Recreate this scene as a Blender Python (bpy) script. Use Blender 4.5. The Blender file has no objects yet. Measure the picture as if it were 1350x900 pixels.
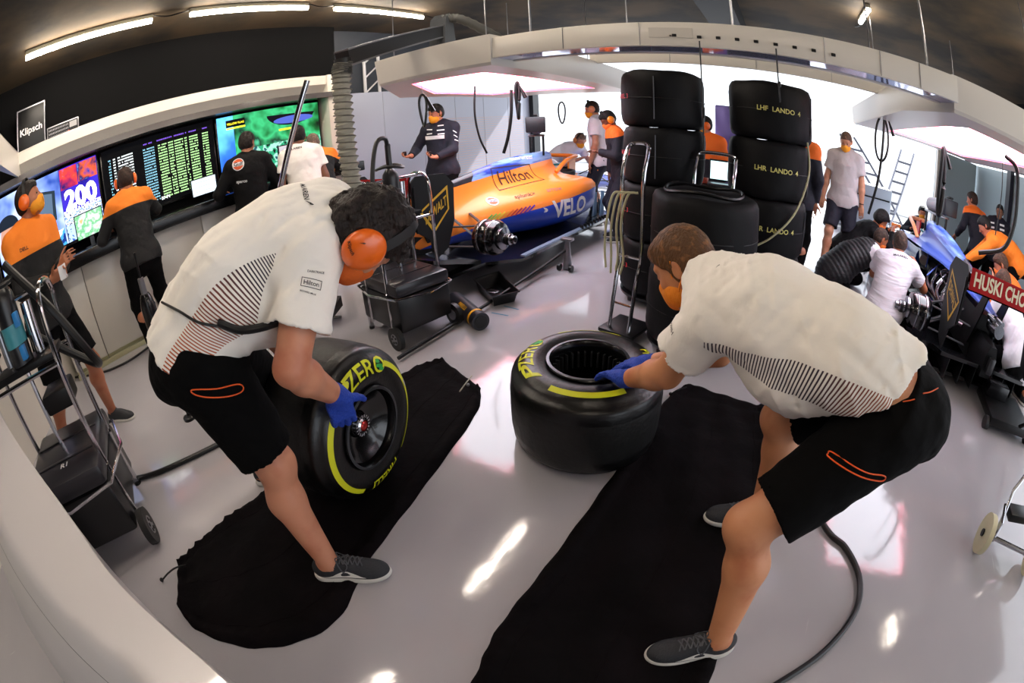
import bpy, bmesh, math, random
import numpy as np
from mathutils import Vector, Matrix
from mathutils.bvhtree import BVHTree
PI = math.pi
SC = bpy.context.scene
COL = SC.collection
random.seed(4)
# ------------------------------------------------------------------ camera
CF, CP, CR, CY, CH = 596.2, math.radians(27.39), math.radians(-2.915), math.radians(34.63), 1.45
def _cam():
    f = np.array([0, math.cos(CP), -math.sin(CP)]); u = np.array([0, math.sin(CP), math.cos(CP)]); x = np.array([1., 0, 0])
    x2 = x*math.cos(CR)+u*math.sin(CR); u2 = -x*math.sin(CR)+u*math.cos(CR)
    R = np.array([[math.cos(CY), -math.sin(CY), 0], [math.sin(CY), math.cos(CY), 0], [0, 0, 1]])
    return R@f, R@u2, R@x2
cf, cu, cx = _cam()
def ray(px, py):
    a = px-675; b = 450-py; r = math.hypot(a, b); th = 2*math.asin(min(1, r/(2*CF)))
    return cf*math.cos(th)+(cx*a/r+cu*b/r)*math.sin(th)
CO = np.array([0, 0, CH])
def at(px, py, z=0.):
    d = ray(px, py); return Vector(CO+d*((z-CH)/d[2]))
def atx(px, py, X):
    d = ray(px, py); return Vector(CO+d*(X/d[0]))
def aty(px, py, Y):
    d = ray(px, py); return Vector(CO+d*(Y/d[1]))
def atd(px, py, D):
    d = ray(px, py); return Vector(CO+d*(D/math.hypot(d[0], d[1])))
cd = bpy.data.cameras.new('camera'); cam = bpy.data.objects.new('camera', cd); COL.objects.link(cam)
M = Matrix.Identity(4)
for i in range(3):
    M[i][0] = cx[i]; M[i][1] = cu[i]; M[i][2] = -cf[i]; M[i][3] = CO[i]
cam.matrix_world = M
cd.type = 'PANO'; cd.panorama_type = 'FISHEYE_EQUISOLID'; cd.fisheye_lens = CF/37.5; cd.fisheye_fov = math.radians(180)
cd.sensor_width = 36; cd.sensor_height = 24; cd.clip_start = 0.02; cd.clip_end = 200
SC.camera = cam
vs = SC.view_settings; vs.view_transform = 'Standard'; vs.look = 'None'; vs.gamma = 1; vs.use_curve_mapping = False; vs.exposure = 0.9
# ------------------------------------------------------------------ materials
MT = {}
def srgb(c):
    if isinstance(c, str): c = [int(c[i:i+2], 16)/255 for i in (0, 2, 4)]
    return tuple((x/12.92 if x <= .04045 else ((x+.055)/1.055)**2.4) for x in c)
def mat(name, col, rough=.6, metal=0., emit=None, es=1., bump=None, coat=0., noise=None, spec=None, sheen=0., trans=0., sss=0.):
    """bump=(scale,strength[,stretch]); noise=(col2,scale,lo,hi)"""
    if name in MT: return MT[name]
    m = bpy.data.materials.new(name); m.use_nodes = True; nt = m.node_tree; N = nt.nodes; L = nt.links
    b = N['Principled BSDF']; b.inputs['Base Color'].default_value = (*srgb(col), 1); b.inputs['Roughness'].default_value = rough
    b.inputs['Metallic'].default_value = metal
    if coat: b.inputs['Coat Weight'].default_value = coat; b.inputs['Coat Roughness'].default_value = .06
    if spec is not None: b.inputs['Specular IOR Level'].default_value = spec
    if sheen: b.inputs['Sheen Weight'].default_value = sheen
    if trans: b.inputs['Transmission Weight'].default_value = trans
    if sss:
        b.inputs['Subsurface Weight'].default_value = sss; b.inputs['Subsurface Radius'].default_value = (.012, .005, .003); b.inputs['Subsurface Scale'].default_value = 1
    if emit is not None:
        b.inputs['Emission Color'].default_value = (*srgb(emit), 1); b.inputs['Emission Strength'].default_value = es
    tc = N.new('ShaderNodeTexCoord')
    if noise:
        n = N.new('ShaderNodeTexNoise'); n.inputs['Scale'].default_value = noise[1]; n.inputs['Detail'].default_value = 6
        L.new(tc.outputs['Object'], n.inputs['Vector'])
        r = N.new('ShaderNodeMapRange'); r.inputs['From Min'].default_value = noise[2]; r.inputs['From Max'].default_value = noise[3]
        L.new(n.outputs['Fac'], r.inputs['Value'])
        mx = N.new('ShaderNodeMix'); mx.data_type = 'RGBA'; mx.inputs['A'].default_value = (*srgb(col), 1); mx.inputs['B'].default_value = (*srgb(noise[0]), 1)
        L.new(r.outputs['Result'], mx.inputs['Factor']); L.new(mx.outputs['Result'], b.inputs['Base Color'])
    if bump:
        n = N.new('ShaderNodeTexNoise'); n.inputs['Scale'].default_value = bump[0]; n.inputs['Detail'].default_value = 4
        if len(bump) > 2:
            mp = N.new('ShaderNodeMapping'); mp.inputs['Scale'].default_value = bump[2]
            L.new(tc.outputs['Object'], mp.inputs['Vector']); L.new(mp.outputs['Vector'], n.inputs['Vector'])
        else: L.new(tc.outputs['Object'], n.inputs['Vector'])
        bp = N.new('ShaderNodeBump'); bp.inputs['Strength'].default_value = bump[1]; bp.inputs['Distance'].default_value = .02
        L.new(n.outputs['Fac'], bp.inputs['Height']); L.new(bp.outputs['Normal'], b.inputs['Normal'])
    m.diffuse_color = (*srgb(col), 1)
    MT[name] = m; return m
def mat2(name, colA, colB, attr='fa', thr=0., rough=.7, bump=None, third=None, stripes=None, coat=0, metal=0, sheen=0):
    """colour A where attribute < thr, B above; stripes=(attr_s, freq, colour, duty, attr_t lo, hi)"""
    if name in MT: return MT[name]
    m = mat(name, colA, rough, metal, bump=bump, coat=coat, sheen=sheen); nt = m.node_tree; N = nt.nodes; L = nt.links; b = N['Principled BSDF']
    def at_(nm):
        a = N.new('ShaderNodeAttribute'); a.attribute_name = nm; return a.outputs['Fac']
    def math_(op, a, v=None, b2=None):
        q = N.new('ShaderNodeMath'); q.operation = op; L.new(a, q.inputs[0])
        if b2 is not None: L.new(b2, q.inputs[1])
        elif v is not None: q.inputs[1].default_value = v
        return q.outputs[0]
    def mix(f, A, B):
        q = N.new('ShaderNodeMix'); q.data_type = 'RGBA'; L.new(f, q.inputs['Factor'])
        for k, c in (('A', A), ('B', B)):
            if isinstance(c, (str,)): q.inputs[k].default_value = (*srgb(c), 1)
            else: L.new(c, q.inputs[k])
        return q.outputs['Result']
    c = mix(math_('GREATER_THAN', at_(attr), thr), colA, colB)
    if third:
        c = mix(math_('GREATER_THAN', at_(third[0]), third[1]), c, third[2])
    if stripes:
        sa, fr, sc1, sc2, duty, ta = stripes
        s = at_(sa); fr_ = math_('FRACT', math_('MULTIPLY', s, fr)); on = math_('LESS_THAN', fr_, duty)
        band = math_('GREATER_THAN', at_(ta), 0.)
        # the hatch turns from one ink to the other along the body
        g = math_('MULTIPLY', s, 1.0); q = N.new('ShaderNodeMapRange'); L.new(g, q.inputs['Value']); q.inputs['From Min'].default_value = .18; q.inputs['From Max'].default_value = .42
        inkc = mix(q.outputs['Result'], sc1, sc2)
        c = mix(math_('MULTIPLY', on, b2=band), c, inkc)
    L.new(c, b.inputs['Base Color'])
    return m
# ------------------------------------------------------------------ objects
def new_mesh(name, V, F, m=None, parent=None, smooth=True, attrs=None):
    me = bpy.data.meshes.new(name)
    V = np.asarray(V, dtype=np.float32)
    if isinstance(F, np.ndarray) and F.ndim == 2:
        k = F.shape[1]; me.vertices.add(len(V)); me.vertices.foreach_set('co', V.ravel())
        me.loops.add(F.size); me.loops.foreach_set('vertex_index', F.ravel().astype(np.int32))
        me.polygons.add(len(F)); me.polygons.foreach_set('loop_start', np.arange(0, F.size, k, dtype=np.int32))
        me.update(calc_edges=True); me.validate()
    else:
        me.from_pydata([tuple(map(float, v)) for v in V], [], [tuple(map(int, f)) for f in F]); me.update()
    if smooth: me.polygons.foreach_set('use_smooth', [True]*len(me.polygons))
    if attrs:
        for k, a in attrs.items():
            at_ = me.attributes.new(k, 'FLOAT', 'POINT'); at_.data.foreach_set('value', np.asarray(a, dtype=np.float32))
    if m: me.materials.append(m)
    o = bpy.data.objects.new(name, me); COL.objects.link(o)
    if parent: o.parent = parent
    return o
def tag(o, label=None, cat=None, group=None, kind=None):
    if label: o['label'] = label
    if cat: o['category'] = cat
    if group: o['group'] = group
    if kind: o['kind'] = kind
    return o
def empty(name, loc=(0, 0, 0), rz=0., label=None, cat=None, group=None):
    o = bpy.data.objects.new(name, None); COL.objects.link(o); o.location = loc; o.rotation_euler = (0, 0, rz); o.empty_display_size = .1
    return tag(o, label, cat, group)
def copy_tree(o, parent=None):
    c = o.copy(); COL.objects.link(c)
    if parent: c.parent = parent
    for ch in list(o.children): copy_tree(ch, c)
    return c
class MB:
    """collects shapes into one mesh"""
    def __init__(s): s.V = []; s.F = []; s.mi = []; s.cur = 0
    def add(s, V, F):
        o = len(s.V); s.V += [tuple(v) for v in V]; s.F += [tuple(i+o for i in f) for f in F]; s.mi += [s.cur]*len(F); return s
    def box(s, c, d, rot=None, bev=0.):
        bm = bmesh.new(); bmesh.ops.create_cube(bm, size=1)
        for v in bm.verts: v.co = Vector((v.co.x*d[0], v.co.y*d[1], v.co.z*d[2]))
        if bev: bmesh.ops.bevel(bm, geom=list(bm.edges), offset=bev, segments=2, affect='EDGES', profile=.5)
        R = rot.to_3x3() if rot is not None else Matrix.Identity(3)
        bm.verts.index_update()
        s.add([R@v.co+Vector(c) for v in bm.verts], [[v.index for v in f.verts] for f in bm.faces]); bm.free(); return s
    def box2(s, a, b, bev=0.):
        a = Vector(a); b = Vector(b); return s.box((a+b)/2, [abs(x) for x in (b-a)], bev=bev)
    def tube(s, pts, r, n=8, cap=True, closed=False):
        pts = [Vector(p) for p in pts]; m = len(pts); rr = r if isinstance(r, (list, tuple)) else [r]*m
        base = len(s.V); up = None; V = []
        for i, p in enumerate(pts):
            if closed: t = (pts[(i+1) % m]-pts[i-1])
            else: t = (pts[min(i+1, m-1)]-pts[max(i-1, 0)])
            t.normalize()
            if up is None: up = t.orthogonal().normalized()
            else:
                up = up-t*up.dot(t)
                up = up.normalized() if up.length > 1e-6 else t.orthogonal().normalized()
            w = t.cross(up)
            for k in range(n):
                a = 2*PI*k/n; V.append(p+(up*math.cos(a)+w*math.sin(a))*rr[i])
        F = []
        for i in range(m if closed else m-1):
            j = (i+1) % m
            for k in range(n): F.append((i*n+k, i*n+(k+1) % n, j*n+(k+1) % n, j*n+k))
        if cap and not closed: F.append(tuple(range(n-1, -1, -1))); F.append(tuple((m-1)*n+k for k in range(n)))
        return s.add(V, F)
    def cyl(s, a, b, r, r2=None, n=24): return s.tube([a, b], [r, r if r2 is None else r2], n)
    def lathe(s, prof, M=None, n=48, cap=False):
        """prof = [(r, z)]"""
        M = M or Matrix.Identity(4); V = []
        for r, z in prof:
            for k in range(n): a = 2*PI*k/n; V.append(M@Vector((r*math.cos(a), r*math.sin(a), z)))
        F = []
        for i in range(len(prof)-1):
            for k in range(n): F.append((i*n+k, i*n+(k+1) % n, (i+1)*n+(k+1) % n, (i+1)*n+k))
        if cap: F.append(tuple(range(n-1, -1, -1))); F.append(tuple((len(prof)-1)*n+k for k in range(n)))
        return s.add(V, F)
    def prism(s, pts, z0, z1, M=None):
        M = M or Matrix.Identity(4); n = len(pts)
        V = [M@Vector((x, y, z0)) for x, y in pts]+[M@Vector((x, y, z1)) for x, y in pts]
        return s.add(V, [tuple(range(n-1, -1, -1)), tuple(range(n, 2*n))]+[(i, (i+1) % n, n+(i+1) % n, n+i) for i in range(n)])
    def loft(s, rings, cap=True, closed=True):
        n = len(rings[0]); V = [p for r in rings for p in r]; F = []
        for i in range(len(rings)-1):
            for k in range(n if closed else n-1): F.append((i*n+k, i*n+(k+1) % n, (i+1)*n+(k+1) % n, (i+1)*n+k))
        if cap and closed: F.append(tuple(range(n-1, -1, -1))); F.append(tuple((len(rings)-1)*n+k for k in range(n)))
        return s.add(V, F)
    def ball(s, c, r, n=12, sc=(1, 1, 1)):
        bm = bmesh.new(); bmesh.ops.create_uvsphere(bm, u_segments=n, v_segments=max(6, n*2//3), radius=1)
        bm.verts.index_update()
        s.add([Vector((v.co.x*r*sc[0], v.co.y*r*sc[1], v.co.z*r*sc[2]))+Vector(c) for v in bm.verts], [[v.index for v in f.verts] for f in bm.faces]); bm.free(); return s
    def build(s, name, m, parent=None, smooth=True, sharp=35, kind=None):
        me = bpy.data.meshes.new(name); me.from_pydata([tuple(v) for v in s.V], [], s.F); me.update()
        bm = bmesh.new(); bm.from_mesh(me); bmesh.ops.recalc_face_normals(bm, faces=bm.faces); bm.to_mesh(me); bm.free()
        ms = m if isinstance(m, (list, tuple)) else [m]
        for q in ms: me.materials.append(q)
        if len(ms) > 1: me.polygons.foreach_set('material_index', s.mi)
        if smooth:
            me.polygons.foreach_set('use_smooth', [True]*len(me.polygons)); me.set_sharp_from_angle(angle=math.radians(sharp))
        o = bpy.data.objects.new(name, me); COL.objects.link(o)
        if parent: o.parent = parent
        if kind: o['kind'] = kind
        return o
def spline(pts, n=8, closed=False):
    """Catmull-Rom through pts"""
    P = [Vector(p) for p in pts]; m = len(P); out = []
    for i in range(m if closed else m-1):
        p1 = P[i]; p2 = P[(i+1) % m]
        p0 = P[i-1] if (closed or i > 0) else p1*2-p2
        p3 = P[(i+2) % m] if (closed or i+2 < m) else p2*2-p1
        for k in range(n):
            t = k/n; out.append(.5*((2*p1)+(p2-p0)*t+(2*p0-5*p1+4*p2-p3)*t*t+(3*p1-p0-3*p2+p3)*t**3))
    if not closed: out.append(P[-1])
    return out
# ------------------------------------------------------------------ lettering
_TX = {}
def text_geo(s, bold=.0, shear=0., cell=None):
    """flat lettering, unit height, centred; returns verts (x,y), faces"""
    key = (s, bold, shear, cell)
    if key in _TX: return _TX[key]
    cu_ = bpy.data.curves.new('lettering', 'FONT'); cu_.body = s; cu_.size = 1; cu_.offset = bold; cu_.shear = shear; cu_.resolution_u = 3
    cu_.align_x = 'CENTER'; cu_.align_y = 'CENTER'
    o = bpy.data.objects.new('lettering', cu_); me = bpy.data.meshes.new_from_object(o)
    bm = bmesh.new(); bm.from_mesh(me)
    bmesh.ops.remove_doubles(bm, verts=bm.verts, dist=1e-5)
    if cell:
        xs = [v.co.x for v in bm.verts] or [0]; ys = [v.co.y for v in bm.verts] or [0]
        for ax, lo, hi in ((0, min(xs), max(xs)), (1, min(ys), max(ys))):
            t = lo+cell
            while t < hi:
                co = [0, 0, 0]; no = [0, 0, 0]; co[ax] = t; no[ax] = 1
                bmesh.ops.bisect_plane(bm, geom=bm.verts[:]+bm.edges[:]+bm.faces[:], plane_co=co, plane_no=no); t += cell
    bm.verts.index_update()
    V = [(v.co.x, v.co.y) for v in bm.verts]; F = [[v.index for v in f.verts] for f in bm.faces]
    bm.free(); bpy.data.objects.remove(o); bpy.data.curves.remove(cu_); bpy.data.meshes.remove(me)
    _TX[key] = (V, F); return V, F
def rect_geo(w, h, line=0., n=6):
    if not line:
        V = []; F = []
        for j in range(n+1):
            for i in range(n+1): V.append((-w/2+w*i/n, -h/2+h*j/n))
        for j in range(n):
            for i in range(n): a = j*(n+1)+i; F.append((a, a+1, a+n+2, a+n+1))
        return V, F
    V = []; F = []
    for (cx_, cy_, a, b) in ((0, h/2, w+line, line), (0, -h/2, w+line, line), (-w/2, 0, line, h), (w/2, 0, line, h)):
        v, f = rect_geo(a, b, 0, 8); o = len(V); V += [(x+cx_, y+cy_) for x, y in v]; F += [tuple(i+o for i in q) for q in f]
    return V, F
def disc_geo(r, r0=0., n=28):
    V = []; F = []
    for k in range(n): a = 2*PI*k/n; V += [(r*math.cos(a), r*math.sin(a)), (r0*math.cos(a), r0*math.sin(a))]
    for k in range(n): j = (k+1) % n; F.append((2*k, 2*j, 2*j+1, 2*k+1))
    return V, F
def plane_map(o, u, v):
    o, u, v = Vector(o), Vector(u).normalized(), Vector(v).normalized()
    return lambda x, y: o+u*x+v*y
def flat(geo, size, fn, name, m, parent=None):
    V, F = geo; return new_mesh(name, [fn(x*size, y*size) for x, y in V], [tuple(f) for f in F], m, parent, smooth=False)
def bvh_of(*obs):
    V = []; F = []
    for o in obs:
        k = len(V); mw = o.matrix_world if o.parent is None else o.parent.matrix_world@o.matrix_local
        V += [mw@v.co for v in o.data.vertices]; F += [tuple(i+k for i in p.vertices) for p in o.data.polygons]
    return BVHTree.FromPolygons(V, F)
def decal(geo, size, bvh, o, u, v, name, m, parent, off=.0025, reach=.25):
    """lettering laid onto a surface: cast along the plane's normal onto the body"""
    u = Vector(u).normalized(); v = Vector(v); v = (v-u*v.dot(u)).normalized(); n = u.cross(v); o = Vector(o); V, F = geo; W = []; ok = []
    for x, y in V:
        p = o+u*x*size+v*y*size; h = bvh.ray_cast(p+n*reach, -n, reach*2.2)
        if h[0] is None: W.append(p); ok.append(False)
        else: W.append(h[0]+n*off); ok.append(True)
    F = [tuple(f) for f in F if all(ok[i] for i in f)]
    inv = parent.matrix_world.inverted() if parent else Matrix.Identity(4)
    if not F: return None
    return new_mesh(name, [inv@w for w in W], F, m, parent, smooth=True)
# ------------------------------------------------------------------ implicit shapes for bodies and cloth
def _n(v): v = np.asarray(v, float); return v/np.linalg.norm(v)
def pcone(a, b, ra, rb, side=None, ratio=1.):
    """tapered capsule; with side+ratio the thickness across the third axis is ratio times the width"""
    a = np.array(a, float); b = np.array(b, float)
    ax = b-a; L = np.linalg.norm(ax)
    if side is not None:
        t = ax/L if L > 1e-6 else np.array([0, 0, 1.]); s = np.array(side, float); s = s-t*(s@t); s = _n(s); w = np.cross(t, s)
        B = np.stack([s, w/ratio, t])   # rows
    else: B = np.eye(3)
    B = B.astype(np.float32); A = B@a; D = B@b-A; l2 = float(D@D); mn = min(1, ratio)
    def f(P):
        Q = P@B.T-A.astype(np.float32)
        h = np.clip(Q@D.astype(np.float32)/max(l2, 1e-9), 0, 1)
        Q -= h[:, None]*D.astype(np.float32)
        return (np.sqrt(np.einsum('ij,ij->i', Q, Q))-(ra+(rb-ra)*h))*mn
    f.bb = (np.minimum(a-ra, b-rb), np.maximum(a+ra, b+rb)); return f
def pell(c, r, R=None):
    c = np.array(c, np.float32); r = np.array(r, np.float32); Rm = (np.eye(3) if R is None else np.array(R)).astype(np.float32)
    def f(P):
        Q = (P-c)@Rm; k0 = np.sqrt(np.einsum('ij,ij->i', Q/r, Q/r)); k1 = np.sqrt(np.einsum('ij,ij->i', Q/(r*r), Q/(r*r)))
        return np.where(k0 < 1e-3, -r.min(), k0*(k0-1)/np.maximum(k1, 1e-6))
    m = float(max(r)); f.bb = (c-m, c+m); return f
def pbox(c, h, R=None, rd=.01):
    c = np.array(c, np.float32); h = np.array(h, np.float32)-rd; Rm = (np.eye(3) if R is None else np.array(R)).astype(np.float32)
    def f(P):
        q = np.abs((P-c)@Rm)-h; o = np.maximum(q, 0); return np.sqrt(np.einsum('ij,ij->i', o, o))+np.minimum(q.max(1), 0)-rd
    m = float(np.linalg.norm(h)+rd); f.bb = (c-m, c+m); return f
class Blob:
    def __init__(s): s.ops = []
    def add(s, f, k=.02): s.ops.append(('u', f, k)); return s
    def sub(s, f, k=.01): s.ops.append(('s', f, k)); return s
    def cut(s, p, n):
        """keep the side away from n"""
        p = np.array(p, np.float32); n = _n(n).astype(np.float32)
        s.ops.append(('c', lambda P: (P-p)@n, .004)); return s
    def cutnear(s, p, n, rad):
        """cut by the plane only within rad of p"""
        p = np.array(p, np.float32); n = _n(n).astype(np.float32)
        def f(P):
            Q = P-p; d = Q@n; r = np.sqrt(np.einsum('ij,ij->i', Q, Q)); return np.maximum(-d, r-rad)
        s.ops.append(('s', f, .003)); return s
    def warp(s, g): s.ops.append(('w', g, 0)); return s
    def eval(s, P):
        d = np.full(len(P), 1e3, np.float32)
        for op, f, k in s.ops:
            if op == 'u':
                e = f(P); h = np.clip(.5+.5*(d-e)/k, 0, 1); d = d+(e-d)*h-k*h*(1-h)
            elif op == 's':
                e = -f(P); h = np.clip(.5-.5*(d-e)/k, 0, 1); d = d+(e-d)*h+k*h*(1-h)
            elif op == 'c': d = np.maximum(d, f(P))
            else: d = d+f(P)
        return d.astype(np.float32)
    def bb(s):
        lo = np.min([f.bb[0] for o, f, k in s.ops if o == 'u'], 0); hi = np.max([f.bb[1] for o, f, k in s.ops if o == 'u'], 0); return lo-.03, hi+.03
    def mesh(s, h):
        lo, hi = s.bb(); return snets(s.eval, lo, hi, h)
def snets(fn, lo, hi, h):
    lo = np.array(lo, np.float32); nb = np.ceil((np.array(hi)-lo)/(8*h)).astype(int); S = 8*h
    g = np.stack(np.meshgrid(*[np.arange(n) for n in nb], indexing='ij'), -1).reshape(-1, 3)
    dc = fn((lo+(g+.5)*S).astype(np.float32)); act = np.abs(dc) < S*1.05+.03
    D = np.repeat(np.repeat(np.repeat(np.where(dc < 0, -9., 9.).astype(np.float32).reshape(nb), 8, 0), 8, 1), 8, 2)
    loc = np.stack(np.meshgrid(*[np.arange(8)]*3, indexing='ij'), -1).reshape(-1, 3)
    ga = g[act]
    for c0 in range(0, len(ga), 3000):
        idx = (ga[c0:c0+3000, None, :]*8+loc[None]).reshape(-1, 3)
        D[idx[:, 0], idx[:, 1], idx[:, 2]] = fn((lo+idx*h).astype(np.float32))
    I = D < 0
    sl = [slice(0, -1), slice(1, None)]
    cnt = np.zeros([n-1 for n in D.shape], np.int8)
    for a in (0, 1):
        for b in (0, 1):
            for c in (0, 1): cnt += I[sl[a], sl[b], sl[c]]
    A = (cnt > 0) & (cnt < 8); cells = np.argwhere(A); vid = np.full(A.shape, -1, np.int32); vid[A] = np.arange(len(cells))
    corner = {}
    for a in (0, 1):
        for b in (0, 1):
            for c in (0, 1): corner[(a, b, c)] = D[cells[:, 0]+a, cells[:, 1]+b, cells[:, 2]+c]
    acc = np.zeros((len(cells), 3), np.float32); num = np.zeros(len(cells), np.float32)
    for p in corner:
        for ax in range(3):
            if p[ax] == 0:
                q = list(p); q[ax] = 1; q = tuple(q); v0 = corner[p]; v1 = corner[q]; cr = (v0 < 0) != (v1 < 0)
                t = np.where(cr, v0/np.where(cr, v0-v1, 1), 0); t = np.clip(t, 0, 1)
                pos = np.tile(np.array(p, np.float32), (len(cells), 1)); pos[:, ax] += t
                acc += pos*cr[:, None]; num += cr
    V = lo+(cells+acc/np.maximum(num, 1)[:, None])*h
    F = []
    for ax in range(3):
        o1, o2 = [(1, 2), (2, 0), (0, 1)][ax]
        s0 = [slice(0, -1)]*3; s1 = [slice(0, -1)]*3; s1[ax] = slice(1, None)
        # edges along ax with both neighbours >=1
        e0 = I[tuple(slice(0, n-1) for n in D.shape)]
        sh = [slice(0, n-1) for n in D.shape]; sh[ax] = slice(1, D.shape[ax]); e1 = I[tuple(sh)]
        cr = np.argwhere(e0 != e1); cr = cr[(cr[:, o1] > 0) & (cr[:, o2] > 0)]
        fl = e0[cr[:, 0], cr[:, 1], cr[:, 2]]
        d1 = np.zeros(3, int); d1[o1] = 1; d2 = np.zeros(3, int); d2[o2] = 1
        q = [vid[tuple((cr-x).T)] for x in (d1+d2, d2, 0*d1, d1)]
        Q = np.stack(q, 1); Q[~fl] = Q[~fl][:, ::-1]; F.append(Q[(Q >= 0).all(1)])
    return V, np.concatenate(F).astype(np.int32)
def relax(V, F, it=1, lam=.5):
    for _ in range(it):
        acc = np.zeros_like(V); n = np.zeros(len(V), np.float32)
        for a, b in ((0, 1), (1, 2), (2, 3), (3, 0)):
            np.add.at(acc, F[:, a], V[F[:, b]]); np.add.at(n, F[:, a], 1); np.add.at(acc, F[:, b], V[F[:, a]]); np.add.at(n, F[:, b], 1)
        V = V+(acc/np.maximum(n, 1)[:, None]-V)*lam
    return V.astype(np.float32)
# ------------------------------------------------------------------ the room
WX = -5.27; CZ = 3.25
def struct(o): o['kind'] = 'structure'; return o
def floor_mat():
    m = mat('floor_epoxy', 'a9a6ab', .13, coat=.25); nt = m.node_tree; N = nt.nodes; L = nt.links; b = N['Principled BSDF']
    tc = N.new('ShaderNodeTexCoord')
    n = N.new('ShaderNodeTexNoise'); n.inputs['Scale'].default_value = 1.3; n.inputs['Detail'].default_value = 8; L.new(tc.outputs['Object'], n.inputs['Vector'])
    r = N.new('ShaderNodeMix'); r.data_type = 'RGBA'; r.inputs['A'].default_value = (*srgb('a19fa6'), 1); r.inputs['B'].default_value = (*srgb('b5b2b6'), 1)
    L.new(n.outputs['Fac'], r.inputs['Factor'])
    # scuffs
    mp = N.new('ShaderNodeMapping'); mp.inputs['Scale'].default_value = (9, .7, 1); mp.inputs['Rotation'].default_value = (0, 0, .6); L.new(tc.outputs['Object'], mp.inputs['Vector'])
    w = N.new('ShaderNodeTexNoise'); w.inputs['Scale'].default_value = 3; w.inputs['Detail'].default_value = 9; L.new(mp.outputs['Vector'], w.inputs['Vector'])
    q = N.new('ShaderNodeMapRange'); q.inputs['From Min'].default_value = .72; q.inputs['From Max'].default_value = .8; L.new(w.outputs['Fac'], q.inputs['Value'])
    r2 = N.new('ShaderNodeMix'); r2.data_type = 'RGBA'; r2.inputs['B'].default_value = (*srgb('c9c7ca'), 1); L.new(q.outputs['Result'], r2.inputs['Factor']); L.new(r.outputs['Result'], r2.inputs['A'])
    L.new(r2.outputs['Result'], b.inputs['Base Color'])
    rr = N.new('ShaderNodeMapRange'); rr.inputs['To Min'].default_value = .05; rr.inputs['To Max'].default_value = .13; L.new(w.outputs['Fac'], rr.inputs['Value']); L.new(rr.outputs['Result'], b.inputs['Roughness'])
    bn = N.new('ShaderNodeTexNoise'); bn.inputs['Scale'].default_value = 14; bn.inputs['Detail'].default_value = 3; L.new(tc.outputs['Object'], bn.inputs['Vector'])
    bp = N.new('ShaderNodeBump'); bp.inputs['Strength'].default_value = .035; bp.inputs['Distance'].default_value = .02; L.new(bn.outputs['Fac'], bp.inputs['Height']); L.new(bp.outputs['Normal'], b.inputs['Normal'])
    return m
FLOOR = floor_mat()
struct(MB().box2((WX-.3, -2.6, -.06), (5.2, 9.6, 0)).build('floor', FLOOR))
CONC = mat('ceiling_concrete', '4c3e29', .9, bump=(3, .3), noise=('241f17', 1.3, .40, .62))
struct(MB().box2((WX-.3, -2.6, CZ), (5.2, 9.6, CZ+.1)).build('ceiling', CONC))
BLK = mat('black_wall_paint', '050506', .8, bump=(20, .05), spec=.12)
DARK = mat('dark_plastic', '08080a', .4, spec=.35)
WHT = mat('white_panel', 'cfcac0', .28, coat=.2)
WHT2 = mat('white_fascia', 'd8d2c8', .35)
GRYM = mat('grey_metal', '8d8d92', .3, metal=.8)
CHR = mat('chrome', 'c9c9ce', .14, metal=1.)
# left wall: black above, cabinets below, blue-grey bay wall further on
wl = struct(MB().box2((WX-.2, -2.6, 0), (WX, 3.75, CZ)).build('wall_left', BLK))
BAY = mat('bay_wall_panel', 'a9adbd', .3, coat=.15)
wb = MB(); wb.box2((WX-.2, 3.75, 0), (WX, 8.75, 2.2)); struct(wb.build('wall_bay', BAY))
wb = MB()
for k in range(6): wb.box2((WX, 3.76+k*.83, 0), (WX+.004, 3.765+k*.83, 2.2))
struct(wb.build('trim_1', GRYM))
struct(MB().box2((WX-.35, 3.75, 2.2), (WX-.2, 9.3, CZ)).build('wall_bay_upper', mat('bay_dark', '2b3038', .6)))
# hatch print on the bay wall
hb = MB()
for k in range(26): hb.box2((WX+.001, 5.6, .55+k*.045), (WX+.003, 8.5, .556+k*.045))
struct(hb.build('trim_2', mat('hatch_orange', 'd9a98c', .5)))
# truss legs above the bay wall
for yy in (4.35, 6.4):
    tr = MB()
    for dy in (0, .28): tr.cyl((WX-.1, yy+dy, 2.2), (WX-.1, yy+dy, 2.9), .025, n=8)
    for k in range(3):
        z = 2.2+k*.24; tr.cyl((WX-.1, yy, z), (WX-.1, yy+.28, z+.22), .012, n=6)
    t = tr.build('truss_post', mat('white_steel', 'c8c8cc', .4)); tag(t, 'white lattice truss post above the blue-grey wall %s' % ('by the duct hose' if yy < 5 else 'behind the navy-topped man'), 'truss')
# the end of the bay wall
struct(MB().box2((WX-.2, 8.75, 0), (WX+.1, 9.0, 2.35)).build('trim_3', mat('edge_black', '101218', .4)))
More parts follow.
